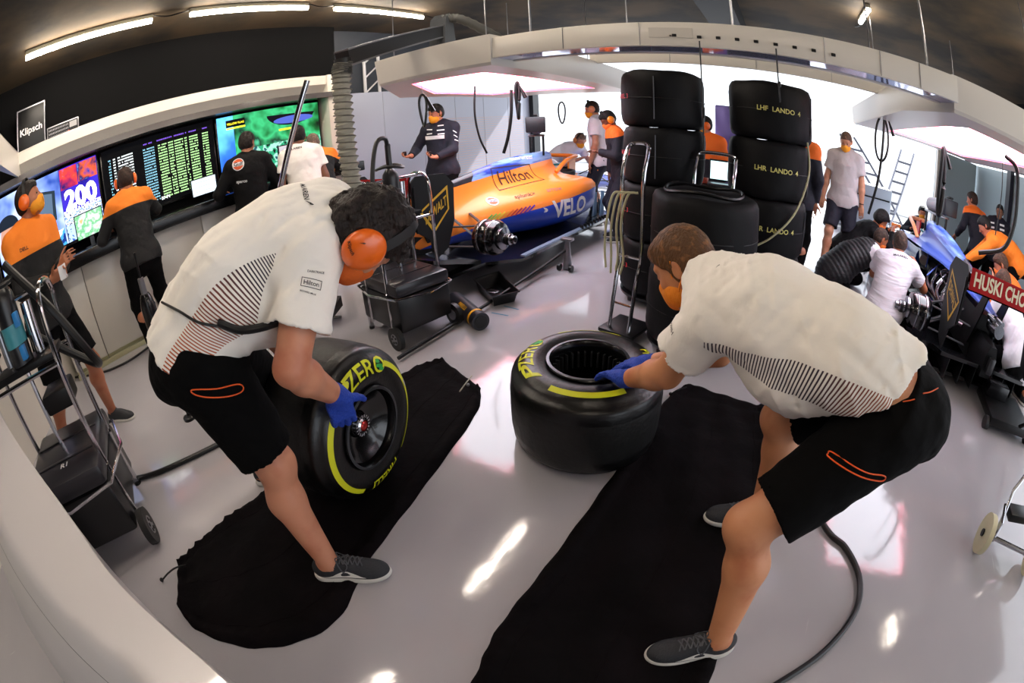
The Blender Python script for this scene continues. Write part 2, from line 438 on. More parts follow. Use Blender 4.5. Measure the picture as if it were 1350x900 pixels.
# back wall, behind the tyre trolley
BW = at(97, 508, 0)
bk = MB(); bdir = (at(70, 560, 0)-at(97, 508, 0)).normalized(); bn = Vector((-bdir.y, bdir.x, 0))
if bn.y > 0: bn = -bn
p0 = Vector((WX, -.5, 0)); p1 = p0+bdir*5.2
bk.add([p0, p1, p1+Vector((0, 0, 1.15)), p0+Vector((0, 0, 1.15)), p0+bn*.15, p1+bn*.15, p1+bn*.15+Vector((0, 0, 1.15)), p0+bn*.15+Vector((0, 0, 1.15))], [(0, 1, 2, 3), (4, 5, 6, 7), (0, 1, 5, 4), (3, 2, 6, 7), (1, 2, 6, 5), (0, 3, 7, 4)])
struct(bk.build('wall_back', WHT))
vt = MB()
for k in range(9):
    c = p0+bdir*(1.5+.2*k)-bn*.004; vt.box((c.x, c.y, .95), (.1, .012, .26), rot=Matrix.Rotation(math.atan2(bdir.y, bdir.x), 4, 'Z')@Matrix.Rotation(.3, 4, 'Y'))
struct(vt.build('trim_4', DARK))
struct(MB().box2((WX-.2, -2.6, 0), (5.2, -2.5, CZ)).build('wall_rear', BLK))
struct(MB().box2((-.8, -1.2, 2.1), (5.2, -1.1, CZ)).build('wall_rear_upper', WHT2))
# white cabinets under the monitors, each lifts off the next
ys = [-.5, -.05, .72, 1.48, 2.24, 3.0, 3.75]
for i in range(6):
    e = empty('base_cabinet', (WX, (ys[i]+ys[i+1])/2, 0), 0, None, 'cabinet', 'white base cabinets under the monitors')
    e['label'] = ['narrow white base cabinet in the back corner behind the man with the paper', 'white base cabinet right of the bare shin of the man holding paper', 'white base cabinet beside the legs of the man watching the timing screen',
                  'white base cabinet right of the man watching the timing screen', 'white base cabinet below the red-badged black jacket', 'white base cabinet under the large picture screen by the duct hose'][i]
    w = ys[i+1]-ys[i]
    MB().box((.135, 0, .57), (.25, w-.006, .98), bev=.004).build('body', WHT, e)
    MB().box((.267, 0, .57), (.014, w-.012, .96), bev=.003).build('door', WHT, e)
    MB().box((.13, 0, .04), (.22, w-.01, .08)).build('plinth', mat('pale_aluminium', 'b9b592', .3, metal=.5), e)
struct(MB().box2((WX+.27, -.5, .0), (WX+.31, 3.75, .05), bev=.004).build('baseboard_left', mat('pale_aluminium', 'b9b592', .3, metal=.5)))
cb = MB().box2((WX+.004, -.45, 1.07), (WX+.5, 3.75, 1.2), bev=.01).build('monitor_ledge', mat('ledge_black', '0b0b0d', .25)); tag(cb, 'long black ledge running under the wall of monitors', 'shelf')
# fascia above the monitors
tf = MB(); prof = [(WX+.0, 2.46), (WX+.2, 2.46), (WX+.24, 2.43), (WX+.24, 2.33), (WX+.2, 2.3), (WX+.12, 2.22), (WX, 2.2)]
tf.loft([[Vector((x, y, z)) for x, z in prof] for y in (-.6, 3.75)]); 
tp = at(0, 188, 2.38); dv = (tp-Vector((WX+.2, -.6, 2.38))).normalized()
e1 = [Vector((x, -.6, z)) for x, z in prof]; e2 = [Vector((WX+.2, -.6, z))+dv*1.6+Vector((0, -(x-WX), 0)) for x, z in prof]
tf.loft([e1, e2]); struct(tf.build('trim_5', WHT2))
struct(MB().box2((WX, -1.3, 2.14), (WX+.3, 3.75, 2.21)).build('trim_6', mat('recess_grey', '55504f', .25, coat=.4)))
struct(MB().box2((WX, 3.42, 1.2), (WX+.27, 3.75, 2.46), bev=.02).build('trim_7', WHT2))
# speaker and amplifier rack high on the black wall
sp = empty('loudspeaker', (WX+.1, -.43, 2.38), 0, 'black box loudspeaker high on the black wall', 'speaker')
MB().box((.0, 0, .26), (.2, .36, .52), bev=.01).build('cabinet_body', DARK, sp)
b_ = MB()
for a, c in (((.102, 0, .51), (.006, .36, .012)), ((.102, 0, .01), (.006, .36, .012)), ((.102, -.175, .26), (.006, .012, .5)), ((.102, .175, .26), (.006, .012, .5))): b_.box(a, c)
b_.build('grille_frame', GRYM, sp)
flat(text_geo('Klipsch', .02), .1, plane_map((.104, 0, .26), (0, 1, 0), (0, 0, 1)), 'lettering', mat('letter_white', 'e8e8e8', .5), sp)
rk = empty('amplifier_rack', (WX+.1, -.03, 2.39), 0, 'small silver-framed rack unit beside the loudspeaker', 'rack unit')
b_ = MB(); b_.box((.0, 0, .09), (.2, .4, .19), bev=.005); b_.build('case', GRYM, rk)
b_ = MB(); b_.box((.102, 0, .09), (.006, .375, .165)); b_.build('front_panel', DARK, rk)
b_ = MB()
for i in range(14):
    for j in range(4): b_.box((.107, -.17+i*.018, .03+j*.038), (.004, .008, .018))
b_.build('slots', GRYM, rk)
MB().box((.107, .13, .13), (.004, .09, .06)).build('display', mat('display_grey', '9a9a9a', .3), rk)
flat(disc_geo(.016, .009), 1, plane_map((.108, .07, .06), (0, 1, 0), (0, 0, 1)), 'dial', mat('dial_red', 'c8452a', .5, emit='c8452a', es=.5), rk)
# ------------------------------------------------------------------ lamps
TUBE = mat('lamp_glow', 'fff3e0', .5, emit='fff0de', es=48)
def lamp(x, y0, y1, lab, along=0):
    e = empty('ceiling_lamp', (x, (y0+y1)/2, CZ), along, lab, 'ceiling light', 'fluorescent batten lamps'); L = y1-y0
    MB().box((0, 0, -.03), (.05, L+.02, .05), bev=.01).build('housing', mat('lamp_housing', '8a8573', .6), e)
    MB().tube([(0, -L/2, -.072), (0, L/2, -.072)], .028, 12).build('tube', TUBE, e)
    c = MB(); c.tube(spline([(0, L/2+.02, -.02), (0.02, L/2+.18, -.06), (0, L/2+.42, -.02)]), .008, 6); c.build('cable', DARK, e)
for i, (a, b) in enumerate(((-.45, .9), (1.32, 2.72), (3.1, 4.55))):
    lamp(-4.33, a, b, ['bright tube lamp on the ceiling above the loudspeaker', 'bright tube lamp on the ceiling above the timing screen', 'bright tube lamp on the ceiling above the black crane arm'][i])
for i, (a, b) in enumerate(((-1.6, -.4), (.12, 1.02), (1.9, 3.1))):
    lamp(-2.1, a, b, 'tube lamp overhead whose glint shows on the floor between the two mats' if i else 'tube lamp overhead behind the curved white desk edge')
lamp(1.1, 4.9, 5.5, 'short lit lamp end on the ceiling above the right-hand canopy')
lamp(3.15, 3.0, 4.1, 'tube lamp overhead right whose glint shows by the white cart wheels')
lamp(3.15, 1.2, 2.3, 'tube lamp overhead nearest the white cart wheels')
lamp(.8, -1.7, -.4, 'tube lamp overhead behind the camera side')
# steel beam under the ceiling
struct(MB().box2((-.85, 2.2, 2.95), (-.45, 9.5, CZ)).build('beam_steel', mat('steel_dark', '09090b', .6, spec=.2)))
# ------------------------------------------------------------------ light canopies and the cross beam
FZ0, FZ1 = 1.9, 2.12; BY = 2.5
PINK = mat('pink_led', 'ff5a7a', .5, emit='ff3060', es=5)
GLOW = mat('canopy_glow', 'ffffff', .5, emit='f2f3ff', es=4.5)
def canopy(out, inn, lab):
    cx_ = sum(p[0] for p in out)/len(out); cy_ = sum(p[1] for p in out)/len(out)
    e = empty('light_canopy', (cx_, cy_, FZ0), 0, lab, 'light canopy', 'white light canopies over the cars')
    out = [(x-cx_, y-cy_) for x, y in out]; inn = [(x-cx_, y-cy_) for x, y in inn]
    n = len(out); H = FZ1-FZ0
    V = [(x*1.02, y*1.02, H) for x, y in out]+[(x*1.02, y*1.02, H-.012) for x, y in out]+[(x, y, .02) for x, y in out]+[(x*.985, y*.985, 0) for x, y in out]+[(x, y, 0) for x, y in inn]+[(x, y, .05) for x, y in inn]
    F = []
    for r in range(5): F += [(r*n+i, r*n+(i+1) % n, (r+1)*n+(i+1) % n, (r+1)*n+i) for i in range(n)]
    F.append(tuple(range(n)))
    b = MB(); b.add(V, F); b.build('frame', WHT2, e)
    b = MB(); b.add([(x, y, .045) for x, y in inn], [tuple(range(n-1, -1, -1))]); b.build('light_panel', GLOW, e)
    b = MB(); b.tube([(x*.97, y*.975, .012) for x, y in inn], .010, 6, closed=True); b.build('pink_strip', PINK, e)
    for sx in (-1, 1):
        for yy in (-.8, 1.2): MB().tube([(sx*.55, yy, H), (sx*.55, yy, CZ-FZ0)], .006, 5).build('hanger', GRYM, e)
    return e
canopy([(-2.85, 2.45), (-1.78, 2.5), (-1.72, 5.4), (-3.75, 5.5), (-3.75, 3.5)], [(-2.75, 2.72), (-2.06, 2.8), (-2.02, 4.8), (-3.45, 4.85), (-3.45, 3.75)], 'white light canopy hung above the orange and blue racing car')
canopy([(.95, 3.3), (1.12, 2.6), (2.75, 2.65), (2.85, 5.9), (1.0, 5.9)], [(1.36, 3.35), (1.41, 2.98), (2.42, 3.0), (2.5, 5.5), (1.4, 5.5)], 'white light canopy with pink edge hung above the dark racing car')
bm_ = empty('gantry_beam', (-.35, BY, FZ0+.047), 0, 'long white cross beam with black sockets between the two light canopies', 'overhead beam')
def quadbox(a, b): return MB().box2(a, b, bev=.004)
quadbox((-1.42, 0, 0), (1.46, .03, .22)).build('front_fascia', WHT2, bm_)
quadbox((-1.42, .25, .0), (1.46, .28, .22)).build('rear_fascia', WHT2, bm_)
MB().box2((-1.42, .03, .2), (1.46, .25, .22)).build('top_cover', WHT2, bm_)
MB().box2((-1.42, .03, .01), (1.46, .25, .03)).build('glossy_underside', mat('glossy_blue', 'b7bfe6', .06, metal=.7), bm_)
for px, py in ((889, 50), (922, 53), (947, 54), (972, 56), (997, 59), (1023, 63), (1048, 67), (1073, 71), (1099, 77)):
    p = aty(px, py, BY-.003)
    MB().box((p.x+.35, -.004, min(max(p.z-FZ0, .06), .17)), (.026, .012, .026), bev=.004).build('socket', DARK, bm_)
MB().box((-.24, -.003, .12), (.25, .006, .09)).build('hatch', mat('hatch_line', 'c6c0b6', .35), bm_)
MB().ball((-.24, -.008, .09), .007).build('hatch_lock', DARK, bm_)
for x in (-.9, -.42, .62, .95, 1.2): MB().box((x, -.001, .11), (.004, .004, .21)).build('joint', GRYM, bm_)
for x in (-1.2, .1, 1.3): MB().tube([(x, .14, .2), (x, .14, (CZ-FZ0-.047)/.68)], .008, 6).build('hanger', GRYM, bm_)
bm_.scale = (1, 1, .68)
fb = empty('rear_gantry_beam', (-.2, 4.15, 2.105), 0, 'second white beam seen behind and below the socketed cross beam', 'overhead beam')
MB().box2((-1.6, 0, 0), (1.5, .05, .3), bev=.005).build('fascia', WHT2, fb)
for x in (-.8, 0, .7): MB().box((x, -.002, .15), (.004, .005, .28)).build('joint', GRYM, fb)
for x in (-1.2, 1.1): MB().tube([(x, .02, .3), (x, .02, CZ-2.12)], .008, 6).build('hanger', GRYM, fb)
# camera pod lamp under the beam
# ------------------------------------------------------------------ right-hand bay wall and post
struct(MB().box2((4.35, 4.3, 0), (4.45, 9.0, 2.1)).build('wall_right', mat('pale_teal_wall', 'a8bcc4', .35)))
struct(MB().box2((4.35, 2.0, 2.15), (4.45, 9.4, CZ)).build('wall_right_upper', BLK))
# pit lane outside
APR = mat('pit_lane_concrete', 'c9c9c9', .8)
struct(MB().box2((-40, 9.6, -.12), (40, 60, -.02)).build('pit_lane_ground', APR))
struct(MB().box2((-40, 16, -.02), (40, 16.3, 1.1), bev=.05).build('wall_pit', mat('pit_wall_white', 'dcdcdc', .7)))
W = bpy.data.worlds.new('sky'); SC.world = W; W.use_nodes = True
bg = W.node_tree.nodes['Background']; bg.inputs['Color'].default_value = (.86, .92, 1, 1); bg.inputs['Strength'].default_value = 1.45
su = bpy.data.lights.new('sun', 'SUN'); su.energy = 4; su.angle = .02; so = bpy.data.objects.new('sun', su); COL.objects.link(so)
so.rotation_euler = (math.radians(-52), 0, math.radians(-20))
# ------------------------------------------------------------------ tyres
RUB = mat('tyre_rubber', '060607', .34, bump=(60, .08)); RUBT = mat('tyre_tread', '080808', .5, bump=(35, .15), noise=('101011', 5, .4, .7))
YEL = mat('tyre_yellow', 'd8dc1e', .5); GRN = mat('marker_green', '2fa64a', .6); RIM = mat('rim_black', '101013', .25, metal=.6); RIMG = mat('rim_grey', '55575c', .3, metal=.8)
TR = .335
def side_z(r, w):
    """height of the sidewall above the wheel's middle"""
    t = (r-.175)/(TR-.02-.175); t = min(max(t, 0), 1)
    return w/2-.012+.016*math.sin(PI*min(t*1.05, 1))-.028*max(0, t-.62)**2/.1444
def make_tyre(name, w, parentM, lab, group=None, cover=False):
    e = empty(name, (0, 0, 0), 0, lab, 'tyre', group); e.matrix_world = parentM
    pr = []
    rs = [.172+.0115*i for i in range(12)]
    top = [(r, side_z(r, w)) for r in rs]+[(.312, side_z(.312, w)-.006), (.322, w/2-.045), (.329, w/2-.065), (.333, w/2-.1)]
    prof = top+[(TR, 0)]+[(r, -z) for r, z in reversed(top)]
    MB().lathe([(.168, -w/2+.02)]+[(.168, w/2-.02)], n=72)  # (kept inside the rim mesh below)
    o = MB().lathe(prof, n=96).build('sidewall', RUB, e, sharp=60)
    tr = MB().lathe([(.3335, w/2-.105), (.3355, w/2-.12), (.3365, 0), (.3355, -w/2+.12), (.3335, -w/2+.105)], n=96).build('tread', RUBT, e, sharp=60)
    # rim
    b = MB(); b.lathe([(.176, w/2-.012), (.182, w/2-.002), (.178, w/2+.003), (.168, w/2-.004), (.160, w/2-.03), (.156, w/2-.1), (.152, 0), (.156, -w/2+.1), (.160, -w/2+.03), (.168, -w/2+.004), (.178, -w/2-.003), (.182, -w/2+.002), (.176, -w/2+.012)], n=72)
    b.build('rim', RIM, e, sharp=50)
    for q_ in (1, -1): MB().lathe([(.1655, q_*(w/2+.0045)), (.1745, q_*(w/2+.0050)), (.1785, q_*(w/2+.0035))], n=72).build('rim_lip', RIMG, e)
    b = MB()
    for k in range(30):
        a = 2*PI*k/30; R = Matrix.Rotation(a, 4, 'Z'); b.box(R@Vector((.147, 0, -w/2+.085)), (.018, .007, .075), rot=R)
    b.build('cooling_ribs', RIMG, e)
    for k in range(10):
        a = 2*PI*k/10+.1; R = Matrix.Rotation(a, 4, 'Z'); sp = MB()
        sp.loft([[R@Vector((x, y, z)) for x, y, z in q] for q in (
            [(.045, -.017, .07), (.045, .017, .07), (.045, .017, .11), (.045, -.017, .11)], [(.1, -.011, .085), (.1, .011, .085), (.1, .011, .125), (.1, -.011, .125)], [(.156, -.014, w/2-.09), (.156, .014, w/2-.09), (.156, .014, w/2-.05), (.156, -.014, w/2-.05)])])
        sp.build('spoke', RIM, e)
    b = MB(); b.lathe([(.001, .075), (.06, .075), (.062, .1), (.05, .125), (.036, .13), (.036, .1), (.001, .1)], n=40); b.build('hub', RIM, e)
    b = MB(); b.lathe([(.030, .12), (.036, .135), (.034, .15), (.026, .156), (.024, .13)], n=36)
    for k in range(18):
        a = 2*PI*k/18; R = Matrix.Rotation(a, 4, 'Z'); b.box(R@Vector((.041, 0, .139)), (.012, .006, .022), rot=R)
    b.build('lock_ring', CHR, e)
    MB().lathe([(.001, .16), (.014, .16), (.021, .155), (.024, .14), (.024, .12)], n=24).build('wheel_nut', mat('nut_red', 'b02a24', .25, metal=.5), e)
    if cover: MB().lathe([(.001, .1), (.045, .1), (.06, .118), (.1, w/2-.075), (.135, w/2-.05), (.158, w/2-.035)], n=64).build('wheel_cover', mat('cover_black', '070708', .22, coat=.5), e)
    return e
def ring_map(r0, a0, w, face=1, off=.0018):
    def f(x, y):
        r = r0+y; a = a0-x/r0
        return Vector((r*math.cos(a), face*r*math.sin(a), face*(side_z(r, w)+off)))
    return f
def ring_deco(e, w, A, face=1, arc=82):
    geo = text_geo('ZERO', .012, .0, .22); f = ring_map(.262, A-.14, w, face); V, F = geo
    def put(geo, size, fm, name, m):
        V, F = geo; return new_mesh(name, [fm(x*size*1.12, y*size) for x, y in V], [tuple(q) for q in F], m, e, smooth=False)
    put(geo, .088, f, 'zero_lettering', YEL)
    put(text_geo('P', .03, .3, .1), .07, lambda x, y: ring_map(.262, A+.57, w, face)(x*2.4, y), 'emblem', YEL)
    put(text_geo('PIRELLI', .02, .0, .2), .058, ring_map(.262, A+PI, w, face), 'maker_lettering', YEL)
    bx = rect_geo(.26, .006, 0, 1); V = [(x, y) for x in np.linspace(-.12, .12, 14) for y in (-.003, .003)]
    FF = [(2*i, 2*i+2, 2*i+3, 2*i+1) for i in range(13)]
    new_mesh('underline', [ring_map(.262, A+PI, w, face)(x, y+.034) for x, y in V], FF, YEL, e, smooth=False)
    for s in (-1, 1):
        a0 = A+s*PI/2*1.0; L = math.radians(arc)/2; n = 30; V = []; hw = .0115 if s > 0 else .0115
        rr = .272
        for i in range(n+1):
            a = a0-L+2*L*i/n
            for r in (rr-hw, rr+hw): V.append(Vector((r*math.cos(a), face*r*math.sin(a), face*(side_z(r, w)+.0018))))
        new_mesh('colour_band', V, [(2*i, 2*i+2, 2*i+3, 2*i+1) for i in range(n)], YEL, e, smooth=False)
    for (da, r, ln) in ((-.47, .262, .045), (-.52, .25, .03), (-.44, .28, .025)):
        V = [(x, y*(1-abs(x)/ln*.5)) for x in np.linspace(-ln/2, ln/2, 7) for y in (-.008, .008)]
        new_mesh('green_mark', [ring_map(r, A+da, w, face, .0026)(x, y) for x, y in V], [(2*i, 2*i+2, 2*i+3, 2*i+1) for i in range(6)], GRN, e, smooth=False)
    V = [(x, y) for x in np.linspace(-.02, .02, 6) for y in (-.006, .006)]
    new_mesh('barcode_sticker', [ring_map(.275, A-1.35, w, face, .0026)(x, y) for x, y in V], [(2*i, 2*i+2, 2*i+3, 2*i+1) for i in range(5)], mat('sticker', 'c9c8b8', .5), e, smooth=False)
# lying tyre: inner face up
cT = (at(675, 540, .2)+at(866, 540, .2))/2; K = 1.075; cT = Vector((-.715, 1.635, .2025*K))
M1 = Matrix.Translation(cT)@Matrix.Rotation(PI, 4, 'X')@Matrix.Scale(K, 4)
ty1 = make_tyre('slick_tyre', .405, M1, 'racing tyre lying flat on the grey floor with yellow sidewall lettering')
ring_deco(ty1, .405, math.radians(-156), face=-1, arc=64)
# standing tyre on the first cloth
nT = Vector((math.sin(math.radians(76.5)), math.cos(math.radians(76.5)), -.02)).normalized()
cS = Vector((-1.279, .824, .357))-nT*.2
q = nT.to_track_quat('Z', 'Y')
M2 = Matrix.Translation(cS)@q.to_matrix().to_4x4()
ty2 = make_tyre('slick_tyre', .405, M2, 'racing tyre standing upright on the black cloth beside the man in orange ear defenders', cover=True)
# find which local angle points up
up = M2.to_3x3().inverted()@Vector((0, 0, 1)); au = math.atan2(up.y, up.x)
ring_deco(ty2, .405, au, face=1, arc=110)
# ------------------------------------------------------------------ tyres in black warming blankets
BLANK = mat('blanket_cloth', '07070a', .65, bump=(5, .45), spec=.22)
def blanket_tyre(loc, R, h, lab, text=None, tcol=None, taz=0., group='blanketed tyres in the two tall stacks', strap=True, seed=0):
    rnd = random.Random(seed); e = empty('blanketed_tyre', loc, 0, lab, 'tyre', group)
    n = 64; rings = []
    prof = [(.02, h-.035), (R*.45, h-.03), (R*.6, h-.012), (R*.86, h), (R*.94, h-.012), (R*.985, h-.045), (R, h-.1), (R*1.005, h*.5), (R, .1), (R*.985, .045), (R*.94, .012), (R*.86, 0), (R*.5, 0.0), (.02, 0)]
    ph = [rnd.uniform(0, 6.28) for _ in range(5)]
    for r, z in prof:
        ring = []
        for k in range(n):
            a = 2*PI*k/n; q = .004*math.sin(3*a+ph[0]+z*9)+.003*math.sin(7*a+ph[1]-z*14)+.0018*math.sin(17*a+ph[2]+z*20)
            rr = r+(q if r > .1 else 0); ring.append(Vector((rr*math.cos(a), rr*math.sin(a), z+(.004*math.sin(5*a+ph[3]) if .1 < r else 0))))
        rings.append(ring)
    MB().loft(rings).build('cover', BLANK, e, sharp=70)
    b = MB(); b.tube([((R+.004)*math.cos(2*PI*k/48), (R+.004)*math.sin(2*PI*k/48), h*.5) for k in range(48)], .003, 5, closed=True); b.build('seam', mat('seam_black', '08080a', .5), e)
    b = MB(); a0 = taz+1.0
    b.tube([((R+.007)*math.cos(a0), (R+.007)*math.sin(a0), z) for z in np.linspace(.06, h-.06, 6)], .006, 6); b.build('zip', mat('zip_grey', '34343a', .4), e)
    if text:
        def f(x, y): a = taz+x/R; return Vector(((R+.010)*math.cos(a), (R+.010)*math.sin(a), h*.52+y))
        V, F = text_geo(text, .02, 0, .3); new_mesh('lettering', [f(x*.052, y*.052) for x, y in V], [tuple(q) for q in F], tcol, e, smooth=False)
    return e
LY = mat('label_yellow', 'd9d27a', .6, emit='d9d27a', es=.0); LR = mat('label_red', 'd8303c', .6)
cR = Vector((-.075, 3.78, 0)); cL = Vector((-.93, 3.60, 0))
tz = [.1, .555, 1.01, 1.465]
for i, (t, lb) in enumerate((('RHR  LANDO  4', 'lowest'), ('RHR  LANDO  4', 'second from the floor'), ('LHR  LANDO  4', 'third from the floor'), ('LHF  LANDO  4', 'topmost'))):
    az = -PI/2+math.radians(0) + .22
    blanket_tyre(cR+Vector((.006*(i % 2), 0, tz[i])), .345, .452, 'black blanketed tyre with yellow lettering, %s in its stack' % lb, t, LY, az+.0, seed=i)
for i, lb in enumerate(('lowest', 'second from the floor', 'third from the floor', 'topmost')):
    blanket_tyre(cL+Vector((-.008*(i % 2), 0.004*i, tz[i])), .335, .452, 'black blanketed tyre with red lettering, %s in its stack' % lb, 'DANIEL 3', LR, -PI/2-.95, seed=10+i)
cF = Vector((-.44, 2.83, 0))
for i, lb in enumerate(('lower', 'upper')):
    blanket_tyre(cF+Vector((0, 0, .1+.485*i)), .35, .483, '%s black blanketed tyre of the low stack behind the short-haired bending man' % lb, None, None, 0, 'blanketed tyres in the low stack', seed=20+i)
MB_ = MB(); MB_.tube([cF+Vector((.25*math.cos(a)-.02, .25*math.sin(a), 1.085+.012*math.sin(3*a))) for a in np.linspace(0, 2*PI, 30, endpoint=False)], .012, 6, closed=True)
tag(MB_.build('blanket_cable', DARK), 'black cable looped on top of the low blanketed stack', 'cable')
def dolly(c, lab, frame=None):
    e = empty('tyre_dolly', (c.x, c.y, 0), 0, lab, 'dolly', 'wheeled dollies under the tyre stacks')
    b = MB(); b.lathe([(.05, .065), (.28, .065), (.33, .07), (.335, .09), (.05, .09)], n=32); b.build('platform', DARK, e)
    for k in range(4):
        a = PI/4+k*PI/2; x, y = .27*math.cos(a), .27*math.sin(a)
        w = MB().cyl((x-.012, y, .03), (x+.012, y, .03), .03, n=16).build('castor', mat('castor_rubber', '202024', .5), e)
        MB().box((x, y, .055), (.04, .03, .02)).build('fork', GRYM, w)
    return e
dolly(cR, 'black wheeled dolly under the tyre stack by the polo-shirted man'); dolly(cL, 'black wheeled dolly under the tyre stack by the chrome hoop frame'); dolly(cF, 'black wheeled dolly under the low tyre stack')
# chrome hoop frames standing with the stacks
def hoop(c, px, lab, h=1.28, w=.22, ang=0.):
    e = empty('tyre_trolley_frame', (c[0], c[1], 0), ang, lab, 'trolley frame')
    MB().tube(spline([(-w/2, -.12, .05), (-w/2, -.05, .42), (-w/2, 0, .6), (-w/2, .0, h-.25), (-w/2, .06, h-.06), (-w/2+.03, .10, h), (w/2-.03, .10, h), (w/2, .06, h-.06), (w/2, 0, h-.25), (w/2, 0, .6), (w/2, -.05, .42), (w/2, -.12, .05)], 5), .014, 10).build('hoop', CHR, e)
    for z in (.25, .58): MB().tube([(-w/2, -.07+.05*(z > .4), z), (w/2, -.07+.05*(z > .4), z)], .01, 8).build('cross_bar', CHR, e)
    MB().box((0, -.02, .06), (w+.12, .3, .03), bev=.008).build('base_plate', DARK, e)
    for s in (-1, 1): MB().cyl((s*(w/2+.03)-.015, -.14, .032), (s*(w/2+.03)+.015, -.14, .032), .032, n=18).build('wheel', mat('castor_rubber', '202024', .5), e)
    return e
pf = atd(846, 300, 2.95)
hoop((-.93, 2.80), None, 'chrome hoop trolley frame hung with pale hoses at the left edge of the tyre stacks', 1.34, .16, -.2)
hoop((-.47, 3.3), None, 'chrome hoop trolley frame in the gap between the two tall tyre stacks', 1.30, .3, -.1)
# pale hoses
HOSE = mat('hose_cream', 'b9b48f', .45)
for i, (a, s) in enumerate(((0, 0), (.035, .04), (.07, .02), (.10, .05))):
    p = Vector((-1.08+a*.9, 2.72+a*.4, 0))
    o = MB().tube(spline([p+Vector((.10, .03, 1.02)), p+Vector((.04, 0, 1.0)), p+Vector((.0, -.01, .8)), p+Vector((-.01+.01*i, 0, .62-s)), p+Vector((.0, 0, .5-s))]), .008, 8).build('air_hose', HOSE)
    tag(o, ['outermost cream hose bundle strand hanging from the chrome hoop frame', 'second cream hose strand hanging from the chrome hoop frame', 'third cream hose strand hanging from the chrome hoop frame', 'innermost cream hose strand nearest the chrome upright'][i], 'hose', 'cream hoses on the hoop frame')
o = MB().tube(spline([cR+Vector((.31, -.17, 1.5)), cR+Vector((.33, -.22, 1.25)), cR+Vector((.24, -.30, .95)), cR+Vector((.08, -.37, .75)), cR+Vector((-.14, -.36, .55)), cR+Vector((-.2, -.35, .2))]), .008, 8).build('air_hose', HOSE)
tag(o, 'single cream hose draped across the yellow-lettered tyre stack', 'hose')
for i, (px, py0, py1, D) in enumerate(((922, 53, 205, None), (1023, 63, 115, None))):
    a = aty(px, py0+1, BY-.02); b = a+Vector((.01, 0, -.62 if i == 0 else -.3))
    e = empty('blanket_lead', tuple(a), 0, ['black lead hanging from a beam socket in the gap between the stacks', 'black lead hanging from a beam socket above the yellow-lettered stack'][i], 'cable', 'leads hanging from the beam')
    L = .62 if i == 0 else .3
    MB().tube(spline([(0, 0, 0), (.003, 0, -L*.5), (.012, 0, -L)]), .0045, 6).build('cord', DARK, e)
    MB().cyl((.008, 0, -L*.62), (.01, 0, -L*.72), .009, n=10).build('connector', DARK, e)
# ------------------------------------------------------------------ black cloths on the floor
CLOTH = mat('blanket_lining', '040204', .9, bump=(16, .5), noise=('0a0508', 3, .4, .6), spec=.12)
def ground_cloth(L, R, lab, seed, far=None, extra=0):
    L = spline([at(*q) if not isinstance(q, Vector) else q for q in L], 10); R = spline([at(*q) if not isinstance(q, Vector) else q for q in R], 10)
    n = min(len(L), len(R)); m = 44; V = []; rnd = random.Random(seed); ph = [rnd.uniform(0, 6) for _ in range(8)]
    rows = n
    for i in range(rows):
        a, b = L[i], R[i]
        for j in range(m+1):
            t = j/m; p = a.lerp(b, t); e = min(t, 1-t); ee = min(i, rows-1-i)/rows
            puff = .016*math.exp(-((e-.055)/.035)**2)*(1+.6*math.sin(i*1.9+ph[0]+t*9))+.012*math.exp(-((ee-.03)/.03)**2)
            fold = .005*math.sin(i*.55+t*6+ph[1])*math.sin(t*9+ph[2])+.004*math.sin(i*.23+ph[3]+t*21)+.003*math.sin(i*1.3-t*4)
            pk = .0
            z = .014+puff+fold
            w = .003*math.sin(i*1.3+ph[4]) if e < .02 else 0
            if e < 1e-6 or ee < 1e-6: z = .003
            elif e < .035: z = .012+puff*.8
            if a == b: pass
            V.append(p+(b-a).normalized()*w+Vector((0, 0, max(z, .003))))
    F = [(i*(m+1)+j, i*(m+1)+j+1, (i+1)*(m+1)+j+1, (i+1)*(m+1)+j) for i in range(rows-1) for j in range(m)]
    k = len(V); V += [Vector((v.x, v.y, .001)) for v in V]
    F2 = [tuple(q+k for q in reversed(f)) for f in F]
    bd = [(j, j+1) for j in range(m)][::-1]
    e0 = list(range(m+1)); e1 = [(rows-1)*(m+1)+j for j in range(m+1)]; l0 = [i*(m+1) for i in range(rows)]; r0 = [i*(m+1)+m for i in range(rows)]
    S = []
    for E_ in (e0, e1, l0, r0): S += [(E_[i], E_[i+1], E_[i+1]+k, E_[i]+k) for i in range(len(E_)-1)]
    b = MB(); b.add(V, F+F2+S); root = empty('tyre_blanket', (0, 0, 0), 0, lab, 'tyre blanket'); c = sum((v for v in V[:k]), Vector())/k; c.z = 0
    root.location = c; b.V = [tuple(Vector(v)-c) for v in b.V]
    b.build('cloth', CLOTH, root, sharp=80)
    for t0 in (.12, .88, .5):
        s = MB(); j = int(t0*m); s.tube([Vector(V[i*(m+1)+j])-c+Vector((.004*math.sin(i), .004*math.cos(i*.7), .000)) for i in range(2, rows-2, 1)], .0024, 5); s.build('seam', CLOTH, root)
    return root, c
g1, c1 = ground_cloth([(236, 745), (262, 716), (300, 682), (345, 650), (415, 588), (485, 528), (548, 484), (585, 476)], [(235, 800), (262, 832), (345, 855), (440, 822), (490, 735), (563, 637), (628, 545), (634, 512)], 'opened black tyre blanket on the floor under the upright tyre', 1)
MB().tube([p-c1 for p in spline([at(245, 745, .03), at(232, 748, .07), at(222, 755, .05), at(214, 764, .01)])], .0045, 6).build('drawcord', DARK, g1)
MB().ball(at(213, 764, .012)-c1, .011).build('cord_toggle', DARK, g1)
